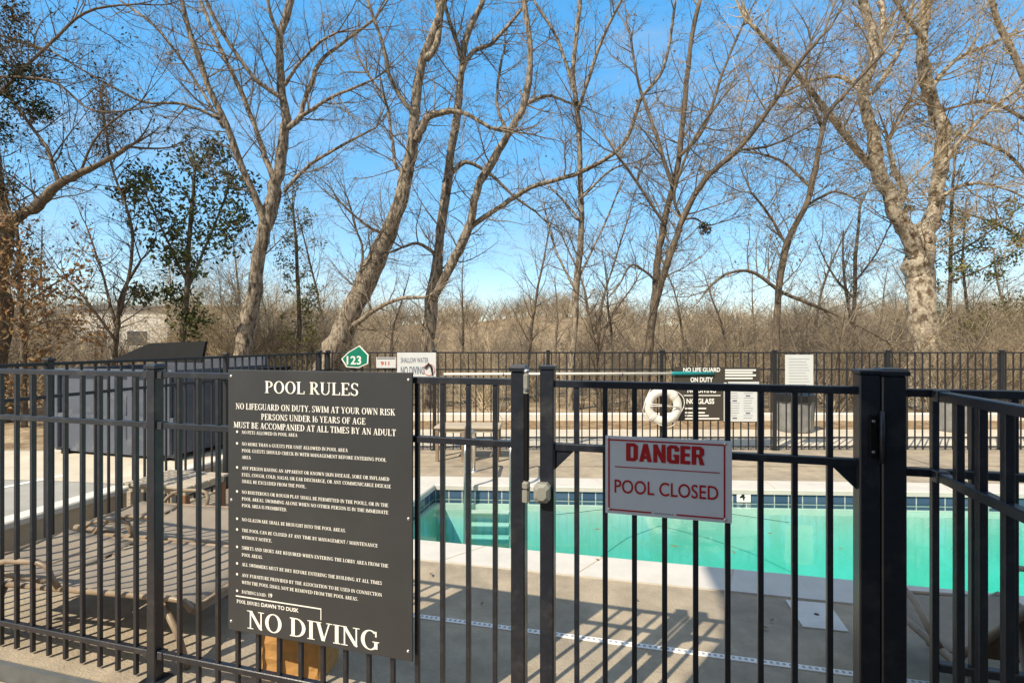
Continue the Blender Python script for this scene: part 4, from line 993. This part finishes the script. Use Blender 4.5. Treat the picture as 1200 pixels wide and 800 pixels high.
tree('maple_tree','bare tan maple forking low into many upright limbs, left of centre','tree',13,[
 ([(283,425,12),(297,340,10),(310,270,9.5),(322,225,10),(328,190,8),(335,140,7),(329,100,6.2),(328,50,5.8),(340,0,5),(346,-60,4)],0.3),
 ([(312,262,6),(288,205,5.2),(264,145,4.6),(240,90,4.2),(222,35,3.6),(208,-20,3)],-0.6),
 ([(322,215,4.5),(303,160,3.8),(272,85,3.4),(246,30,3),(228,-20,2.4)],0.8),
 ([(330,115,3.6),(297,90,3.2),(265,45,2.8),(238,-5,2.3)],-1),
 ([(258,140,2.6),(215,122,2.2),(170,120,1.8),(125,98,1.5),(60,60,1.1)],-1.4),
 ([(262,150,2.6),(235,105,2.4),(190,40,2),(140,0,1.6)],1),
 ([(338,150,4.2),(352,135,4),(362,105,3.6),(376,72,3.2),(402,50,2.6),(440,22,2)],0.9),
 ([(350,138,3),(382,118,2.5),(412,104,2),(440,92,1.4)],-0.8),
 ([(332,225,3),(365,192,2.6),(398,172,2.2),(440,150,1.5)],0.6),
 ([(330,50,3),(318,20,2.6),(312,-20,2.2)],-0.5),
 ([(334,100,2.8),(350,75,2.4),(375,50,2),(395,38,1.6)],-0.6)],
 'tan','twig',21,every=0.45,l1=(0.6,1.9),leafm='dead',nleaf=120,lsize=0.05)
tree('leaning_tree','thick grey brown trunk leaning right, just left of the twin stemmed tree','tree',12.5,[
 ([(384,432,19),(410,372,16),(440,305,14),(464,252,11),(480,190,9),(486,140,7.8),(492,85,6.8),(514,20,5.6),(528,-40,5)],0.2),
 ([(488,165,6),(500,140,5.5),(520,131,4.5),(545,133,3.4),(575,150,2.5)],-0.7),
 ([(500,70,5),(512,50,5),(515,20,4.5),(505,-30,4)],0.5),
 ([(487,135,4),(470,114,3.6),(456,88,3.2),(448,50,2.8),(430,0,2.2)],-0.5),
 ([(478,208,3.2),(463,190,2.9),(459,160,2.6),(452,120,2.3),(430,85,1.9)],0.6),
 ([(456,276,2.8),(436,268,2.3),(418,255,1.8),(400,238,1.3)],-0.6),
 ([(402,392,4.5),(440,362,3.6),(470,350,2.8),(500,348,2)],-0.9),
 ([(415,352,2.5),(425,300,2),(418,270,1.5)],-0.4)],
 'tan','twig',33,every=0.38,l1=(0.5,1.7),droop=0.15,leafm='dead',nleaf=250,lsize=0.05)
tree('forked_tree','bare tree splitting into two tall stems above the shallow water sign','tree',13.5,[
 ([(500,430,11),(507,352,9.5),(515,285,7.5),(522,225,7),(531,165,6.5),(538,115,5.6),(544,55,5),(566,0,4),(580,-50,3.4)],0.4),
 ([(507,350,7.5),(530,308,7.2),(549,268,6.6),(562,215,6),(590,167,5.6),(614,122,5),(621,70,4.4),(614,0,3.8),(610,-50,3)],-0.9),
 ([(549,268,4.4),(582,245,3.9),(622,220,3.4),(672,205,3.2),(712,185,3),(736,160,2.8),(750,118,2.5),(778,78,2),(792,0,1.6)],-1.2),
 ([(524,210,4),(545,190,3.4),(575,205,2.6),(605,232,2),(628,248,1.6)],0.8),
 ([(541,85,4),(555,60,3.6),(580,48,3),(612,10,2.4)],0.8),
 ([(542,75,3.6),(530,35,3),(520,0,2.4)],-0.6),
 ([(612,125,3),(640,112,2.6),(665,120,1.8)],0.5),
 ([(597,160,2.8),(582,120,2.4),(588,70,2)],0.7),
 ([(513,300,3),(490,285,2.4),(472,290,1.8)],-0.5)],
 'tan','twig',45,every=0.40,l1=(0.5,1.8),droop=0.12,leafm='dead',nleaf=260,lsize=0.05)
tree('slim_tree','slim straight pale grey tree standing alone right of centre','tree',13,[
 ([(670,430,5.5),(675,350,5),(681,255,4.6),(678,150,4),(672,85,3.6),(680,0,3)],0.2),
 ([(676,120,3),(655,50,2.4),(625,0,1.8)],0.8),([(677,130,3),(700,62,2.5),(728,0,2)],-0.7),
 ([(681,260,2),(660,235,1.6),(640,215,1.2)],0.5),([(679,235,2),(715,200,1.6),(745,190,1.2)],-0.5),
 ([(674,340,2),(650,290,1.6),(640,250,1.2)],0.6),([(676,330,2),(705,270,1.6),(722,230,1.2)],0.6)],
 'tan','twig',57,every=0.40,l1=(0.5,1.4),leafm='dead',nleaf=80,lsize=0.05)
tree('twin_tree','dark bare tree with two curving stems right of the slim tree','tree',12,[
 ([(757,430,7),(765,370,6),(770,320,5.5),(776,268,5),(790,215,4.5),(800,150,4),(808,60,3.5),(820,0,3)],0.3),
 ([(765,368,5.2),(785,300,5),(801,255,4.5),(826,210,4),(862,178,3.6),(902,128,3.2),(932,80,2.8),(965,40,2.2)],-1.1),
 ([(788,218,3.4),(770,162,3),(748,95,2.4),(738,40,1.8)],0.8),([(795,185,3),(825,150,2.6),(845,90,2.2),(870,30,1.8)],0.7),
 ([(778,262,2.4),(745,212,2),(722,180,1.6)],-0.5),([(800,258,2.5),(790,225,2.2),(815,160,1.8),(850,110,1.4)],-0.6),
 ([(770,330,2.2),(742,310,1.8),(728,330,1.2)],-0.4),([(800,258,1.8),(814,256,1.5),(828,264,1.2),(840,262,.9)],-0.3),([(866,176,2),(905,170,1.7),(945,150,1.2)],0.4)],
 'dark','twig',69,every=0.38,l1=(0.6,1.9),leafm='dead',nleaf=260,lsize=0.06)
tree('curved_tree','dark slender tree curving right in front of the sycamore','tree',11.8,[
 ([(908,430,5.5),(912,345,5),(921,290,4.6),(946,235,4.2),(955,200,4),(966,142,3.4),(992,108,2.8),(1035,62,2.2)],-0.3),
 ([(912,340,3),(880,318,2.5),(850,322,2),(828,340,1.4)],-0.4),([(914,342,3),(960,360,2.6),(1000,378,2.2),(1040,400,1.4)],-0.5),
 ([(950,220,2.4),(918,190,2),(890,180,1.5)],0.6),([(964,150,2.6),(945,100,2.2),(950,50,1.8)],0.6),([(922,288,2.2),(900,250,1.8),(880,225,1.4)],-0.5),
 ([(940,245,2.2),(975,225,1.8),(1000,232,1.2)],-0.6)],
 'dark','twig',81,every=0.33,l1=(0.5,1.6),leafm='dead',nleaf=420,lsize=0.06)
def tangle(T, base):
    for k in range(800):
        x=random.gauss(940,75); y=random.gauss(165,70)
        if k%3==0: x=random.uniform(760,1210); y=random.uniform(0,330)
        p=P(x,y,13.2+random.gauss(0,.9))-base
        T.branch(p,Vector((random.gauss(0,.9),random.gauss(0,.6),random.uniform(-.7,.5))),random.uniform(.35,1.3),random.uniform(.004,.008),2,3,-0.03,0.1,0.55)
tree('sycamore_tree','massive pale mottled sycamore with two main limbs on the right','tree',13.5,[
 ([(1083,432,21),(1080,350,18.5),(1078,305,18),(1081,282,16),(1092,255,11),(1101,200,9.8),(1105,152,9.2),(1090,112,8.6),(1080,60,8),(1086,0,7),(1090,-50,6)],0.5),
 ([(1076,300,13),(1062,270,11),(1047,245,10),(1030,200,9),(1021,150,8),(1012,102,7),(1026,60,6.4),(1010,0,5.6),(1000,-40,5)],-0.8),
 ([(1030,205,6),(1000,170,5),(962,122,4.4),(922,72,3.6),(880,30,2.6)],-1.3),
 ([(1047,245,6),(1060,225,5),(1048,200,4.2),(1040,165,3)],0.7),
 ([(1024,70,5),(1035,30,4.5),(1030,-20,4)],0.8),([(1021,110,4),(1040,85,3.6),(1062,40,3),(1072,-10,2.6)],0.8),
 ([(1100,200,4),(1125,165,3),(1160,130,2.2),(1200,100,1.5)],-0.8),([(1088,108,4),(1120,70,3.2),(1165,50,2.4),(1215,30,1.6)],0.8),
 ([(1084,50,4),(1055,10,3),(1030,-30,2.4)],-0.8),([(1012,110,4),(985,90,3),(950,95,2.2),(915,110,1.5)],0.6),
 ([(1096,235,3),(1135,215,2.4),(1180,222,1.6),(1215,240,1.2)],-0.7)],
 'pale','twig_tan',93,every=0.30,l1=(0.7,2.1),leafm='dead',nleaf=2400,lsize=0.06,extra=tangle)
tree('leaning_branch_tree','thin reddish stemmed tree at the upper right corner','tree',14,[
 ([(1215,430,7),(1228,300,6),(1222,180,5.4),(1198,90,4.4),(1165,10,3.4),(1150,-40,3)],-0.6),
 ([(1220,230,3),(1180,180,2.4),(1130,160,1.8)],0.6),([(1215,150,3),(1160,120,2.4),(1110,128,1.7)],-0.6),([(1225,300,2.6),(1175,265,2),(1130,250,1.5)],0.5)],
 'tan','twig_tan',97,every=0.34,l1=(0.7,2.0),leafm='dead',nleaf=300,lsize=0.06)
def clump(cs, n, size):
    def f(T, base):
        for (x,y,Y,rx,rz) in cs:
            c=P(x,y,Y)-base
            for _ in range(n):
                u=rv().normalized()*random.random()**0.45
                leaf(T.lf,c+Vector((u.x*rx,u.y*rx*0.8,u.z*rz))*1.0+rv()*0.10,size)
    return f
tree('slim_pine','thin pine sapling with sparse yellow green tufts right of the sycamore','tree',14.5,[
 ([(1113,430,3.4),(1113,340,3),(1115,260,2.4),(1118,190,1.6)],0.1),
 ([(1114,300,1.6),(1140,285,1.4),(1172,262,1)],-0.4),([(1113,330,1.6),(1145,318,1.3),(1185,298,1)],-0.5),([(1115,265,1.4),(1092,250,1.1),(1075,245,.8)],0.4)],
 'dark','twig',99,every=0.6,l1=(0.3,0.7),leafm='pine',nleaf=1900,lsize=0.075,maxlev=2,extra=clump([(1145,288,14.4,.40,.16),(1172,264,14.2,.35,.16),(1132,316,14.4,.35,.13),(1182,300,14.2,.45,.14),(1125,262,14.5,.25,.14),(1165,322,14.3,.4,.12),(1195,278,14.2,.3,.14)],170,0.07))
tree('yellowed_conifer','small faded green conifer beside the maple trunk','tree',15,[
 ([(350,430,3.4),(350,350,3),(347,290,2.4),(344,245,1.4)],0.1)],'dark','twig',101,every=0.22,l1=(0.4,0.95),leafm='olive',nleaf=1900,lsize=0.07,maxlev=2,first=0.15)
mg=[(205,215,13.2,.95,.45),(255,235,13.2,.85,.45),(235,190,13.2,.6,.3),(180,250,13.2,.55,.4),(225,265,13.2,.75,.35),(265,280,13.2,.5,.35),(170,210,13.2,.4,.25),(285,215,13.2,.35,.3),(205,300,13.2,.5,.25),(200,345,13.2,.4,.25),(165,345,13.2,.3,.18),(255,175,13.2,.3,.2),(225,375,13.2,.45,.25),(280,255,13.2,.3,.25),(150,225,13.2,.3,.2)]
tree('magnolia_tree','broad dark green evergreen with glossy leaves behind the dumpster','tree',13.2,[
 ([(212,430,4.5),(218,350,4),(222,280,3.2),(228,200,2)],0.1),([(219,340,2.4),(245,280,2),(268,220,1.4)],0.5),([(219,330,2.4),(195,280,1.8),(172,230,1.2)],-0.4)],
 'dark','twig_dark',103,every=0.3,l1=(0.4,1.1),leafm='evergreen',nleaf=1300,lsize=0.11,maxlev=2,extra=clump([(a,b,c_,rx*1.3,rz*1.35) for a,b,c_,rx,rz in mg],215,0.10))
tree('oak_sapling','young oak holding rust brown dry leaves at the left edge','tree',10.5,[
 ([(27,430,4.4),(25,350,4),(22,300,3),(20,262,2)],0.1),([(25,360,2),(60,335,1.6),(85,320,1)],-0.3),([(24,340,2),(0,322,1.5),(-25,310,1)],0.3),([(26,390,2),(60,375,1.5),(85,385,1)],-0.3)],
 'dark','twig',105,every=0.16,l1=(0.4,0.85),leafm='brown',nleaf=2300,lsize=0.085,maxlev=2,first=0.05)
iv=[(8,60,11,.45,.8),(20,110,11,.35,.4),(0,150,11,.3,.5),(35,85,11,.35,.2),(15,20,11,.4,.4),(45,130,11,.25,.2),(0,220,11,.25,.4)]
tree('ivy_tree','dark crooked tree with ivy covered limbs at the far left','tree',11,[
 ([(-6,430,15),(0,340,13),(4,285,12),(10,262,9),(38,245,7.5),(62,222,6.4),(82,208,5.4),(112,195,4),(150,172,2.6)],-0.5),
 ([(8,270,8),(2,230,7),(-5,190,6),(-14,120,5),(-20,40,4)],0.4),([(68,215,3.2),(58,180,2.8),(42,155,2.4),(10,112,1.9),(-20,80,1.4)],0.5),
 ([(60,60,2),(25,50,1.8),(-20,35,1.5)],0.2),([(95,200,2),(110,165,1.6),(135,140,1.3),(165,120,1)],-0.5),([(-12,120,2.6),(50,60,2.2),(100,15,1.8),(160,5,1.2)],-0.6),([(-14,90,2.2),(60,95,1.8),(110,130,1.4),(180,125,1)],-0.8)],
 'dark','twig_dark',107,every=0.30,l1=(0.5,1.6),leafm='ivy',nleaf=900,lsize=0.065,extra=clump(iv,420,0.065))
vn=[(122,130,12.6,.16,.25),(128,155,12.6,.26,.35),(120,175,12.6,.3,.22),(118,110,12.6,.1,.2)]
def vines(T, base):
    for k in range(260):
        x=random.gauss(122,9); y=random.uniform(112,190)
        p=P(x,y,12.6+random.gauss(0,.15))-base; T.branch(p,Vector((random.gauss(0,.5),random.gauss(0,.5),-1)),random.uniform(.2,.6),.004,3,3,-0.1)
    clump(vn,170,0.06)(T,base)
tree('vine_tree','thin stemmed tree carrying a brown hanging tangle of dead vine','tree',12.6,[
 ([(135,430,4),(137,380,3.4),(145,340,2.4),(165,305,1.6)],0.2),([(137,385,2.6),(125,340,2),(112,295,1.5),(100,262,1)],0.3),([(136,400,2),(100,350,1.6),(80,330,1.1)],-0.4),
 ([(140,370,2.6),(155,300,2.2),(150,250,1.9),(130,190,1.8),(118,110,1.4)],0.3)],
 'dark','twig_dark',109,every=0.22,l1=(0.4,1.2),leafm='dead',nleaf=250,lsize=0.06,extra=vines)
tree('brush_tree','thin bare sapling in the scrub between curved tree and sycamore','tree',16,[
 ([(1000,430,3.5),(1001,360,3),(1003,300,2.5),(1008,240,1.8)],0.2),([(1001,350,1.6),(975,320,1.3),(960,290,1)],0.3),([(1002,330,1.6),(1025,300,1.3),(1040,270,1)],-0.3)],
 'dark','twig',111,every=0.2,l1=(0.4,1.1),leafm='dead',nleaf=200,lsize=0.05)
tree('fan_tree','small dark multi stemmed sapling at the foot of the slim tree','tree',11.6,[
 ([(700,430,3),(690,370,2.2),(682,330,1.6),(660,280,1)],0.1),([(700,425,2.4),(705,360,1.9),(722,300,1.4),(738,250,1)],0.2),([(698,428,2.2),(712,380,1.7),(745,330,1.1)],-0.2)],
 'dark','twig_dark',113,every=0.2,l1=(0.4,1.0),first=0.1)
# mistletoe ball
random.seed(9); ms=MB()
for _ in range(170): leaf(ms,rv().normalized()*0.17*random.random()**0.5,0.06)
for _ in range(40): ms.tube([(0,0,0),tuple(rv().normalized()*0.18)],0.003,3,caps=False)
o=ms.build('mistletoe', LEAF['ivy']); o.location=P(826,268,11.75); tag(o,'dark round mistletoe clump hanging among the bare branches','mistletoe')

# ------------------------------------------------------------------ bare shrubs and far woods
def shrub_proto(seed, h, ns, spread, ml=3, dens=0.7):
    random.seed(seed); T=Tree()
    for _ in range(ns):
        a=random.uniform(0,6.28); d=Vector((math.cos(a)*spread,math.sin(a)*spread,1))
        T.branch(Vector((math.cos(a)*0.12,math.sin(a)*0.12,-0.05)),d,h*random.uniform(0.7,1.1),0.020*random.uniform(.6,1.4),1,ml,0.06,0,dens,0.16)
    return T.br
protos=[]
for k,(h,ns,sp,tw) in enumerate(((2.6,9,0.45,'twig_tan'),(3.2,8,0.35,'twig'),(2.2,11,0.7,'twig_tan'),(3.6,7,0.3,'twig'))):
    me_=shrub_proto(200+k,h,ns,sp)
    o=me_.build('bare_shrub', BARK[tw]); protos.append((o,me_))
    tag(o,'bare brown shrub in the thicket behind the far fence','shrub','bare shrubs of the thicket')
random.seed(77); first=[True]*4; cnt=0
while cnt<280:
    Y=11.6+18*random.random()**1.2; x=random.uniform(-1.12,1.12)*Y
    if x<-3.0 and Y<14.5 and x/Y>-0.75: continue
    k=random.randrange(4); src=protos[k][0]
    o=src if first[k] else src.copy()
    if not first[k]: COL.objects.link(o)
    first[k]=False; s_=random.choice((0.45,0.55,0.7,0.95))*random.uniform(0.8,1.15)*(0.8 if abs(x)<4 else 1)
    o.location=(x,Y,hgt(x,Y)); o.rotation_euler=(0,0,random.uniform(0,6.28)); o.scale=(s_*1.15,s_*1.15,s_); cnt+=1
# taller bare scrub screening the far buildings and both sides
tall=shrub_proto(240,4.2,9,0.28,3,0.8); random.seed(5); src=tall.build('bare_shrub', BARK['twig_tan']); n_=0
for k in range(26):
    f=random.uniform(-0.64,-0.32) if k<14 else random.uniform(0.62,1.02)
    Y=random.uniform(15,26); o=src if n_==0 else src.copy(); n_+=1
    if n_>1: COL.objects.link(o)
    o.location=(f*Y,Y,hgt(f*Y,Y)); o.rotation_euler=(0,0,random.uniform(0,6.28)); q=random.uniform(0.75,1.05); o.scale=(q*1.2,q*1.2,q)
    tag(o,'taller straw brown shrub rising above the thicket at its left and right ends','shrub','tall shrubs of the thicket')
# small bare trees further back
def bare_proto(seed,h):
    random.seed(seed); T=Tree(); mb=MB(); pts=[Vector((0,0,-0.1))]; d=Vector((0.08,0,1))
    for i in range(9): d=(d+rv()*0.08+Vector((0,0,0.05))).normalized(); pts.append(pts[-1]+d*h/10)
    rad=[0.075*(1-0.085*i) for i in range(10)]; mb.tube(pts,rad,7)
    for i in range(2,10):
        for _ in range(3 if i<6 else 5):
            sd=rv(); sd.z=abs(sd.z)*0.8+0.35; T.branch(pts[i].lerp(pts[i-1],random.random()),sd,h*random.uniform(.14,.30),rad[i]*0.42,1,3,0.10,0.05,0.62)
    return mb,T.br
bps=[bare_proto(400+k,h) for k,h in enumerate((6.5,7.6,5.6))]; used=[None]*3; random.seed(12)
spots=[(-0.52,19),(-0.36,21),(-0.24,18),(-0.10,22),(0.03,19.5),(0.09,24),(0.20,18.5),(0.34,21),(0.42,17.5),(0.47,24),(0.58,19),(0.66,17),(0.71,22),(0.90,18),(0.97,21),(-0.66,20),(-0.90,19),(0.27,26),(-0.16,27),(0.80,26)]
for i,(f,Y) in enumerate(spots):
    k=i%3; loc=(f*Y,Y,hgt(f*Y,Y)); q=random.uniform(0.85,1.15); rz=random.uniform(0,6.28)
    if used[k] is None:
        t=thing('bare_tree','small thin bare tree standing back in the thicket','tree',loc,rz,'small bare trees of the thicket'); bps[k][0].build('trunk',BARK['dark'],t,True); bps[k][1].build('crown',BARK['twig'],t); used[k]=t; t.scale=(q,q,q)
    else: dup(used[k],loc,rz,None,(q,q,q))
# olive shrub at right
random.seed(31)
for (px,py0,Y,rx,rz,lab) in ((1185,372,15.5,0.9,0.75,'yellow green leafy shrub at the right edge beyond the fence'),(1135,385,15,0.5,0.5,'small tan green shrub right of the sycamore trunk')):
    b=P(px,400,Y); b.z=-0.1; t=thing('leafy_shrub',lab,'shrub',b); br=Tree(); c=P(px,py0,Y)-b
    for _ in range(14): br.branch(Vector((0,0,0)),Vector((random.gauss(0,.35),random.gauss(0,.35),1)),c.z+rz*0.6,0.012,1,2,0.05)
    br.br.build('stems', BARK['twig_tan'], t)
    for _ in range(1500):
        u=rv().normalized()*random.random()**0.4; leaf(br.lf,c+Vector((u.x*rx,u.y*rx,u.z*rz+0.15*math.sin(5*u.x))),0.075)
    br.lf.build('leaves', LEAF['olive'], t)
# far woods: one countless mass of bare stems and twigs over the slope
far=[shrub_proto(300+k,3.0,5,0.35,2,0.6) for k in range(4)]
random.seed(88); far_m=[]
pls=[[],[],[]]
for _ in range(1300):
    Y=20+65*random.random()**0.9; x=random.uniform(-1.15,1.15)*Y; s_=random.uniform(0.5,1.3)*(0.75+0.4*math.sin(x*0.35+Y*0.2))
    pls[random.choice((0,0,0,0,1,2))].append((random.randrange(4),x,Y,hgt(x,Y),random.uniform(0,6.28),s_*1.5,s_*0.85))
for _ in range(900):
    Y=80+45*random.random(); x=random.uniform(-1.1,1.1)*Y; s_=random.uniform(0.8,2.0)
    pls[random.choice((0,0,0,1,2))].append((random.randrange(4),x,Y,hgt(x,Y),random.uniform(0,6.28),s_*1.7,s_))
def merged(name, groups, plist, mats):
    V_=[];F_=[];MI=[]
    for gi,pl in enumerate(groups):
        for (k,x,y,z,a,s_,sz) in pl:
            pm=plist[k]; b=len(V_); ca,sa=math.cos(a)*s_,math.sin(a)*s_
            V_+=[(x+v[0]*ca-v[1]*sa,y+v[0]*sa+v[1]*ca,z+v[2]*sz) for v in pm.v]
            F_+=[tuple(b+i for i in f) for f in pm.f]; MI+=[gi]*len(pm.f)
    me_=bpy.data.meshes.new(name); me_.from_pydata(V_,[],F_)
    for q in mats: me_.materials.append(q)
    me_.polygons.foreach_set('material_index',MI); me_.update()
    o=bpy.data.objects.new(name,me_); COL.objects.link(o); return o
tag(merged('far_woods',pls,far,[BARK['twig_tan'],BARK['twig_dark'],BARK['twig']]),'mass of bare brown woods on the slope beyond the fence','woods',None,'stuff')
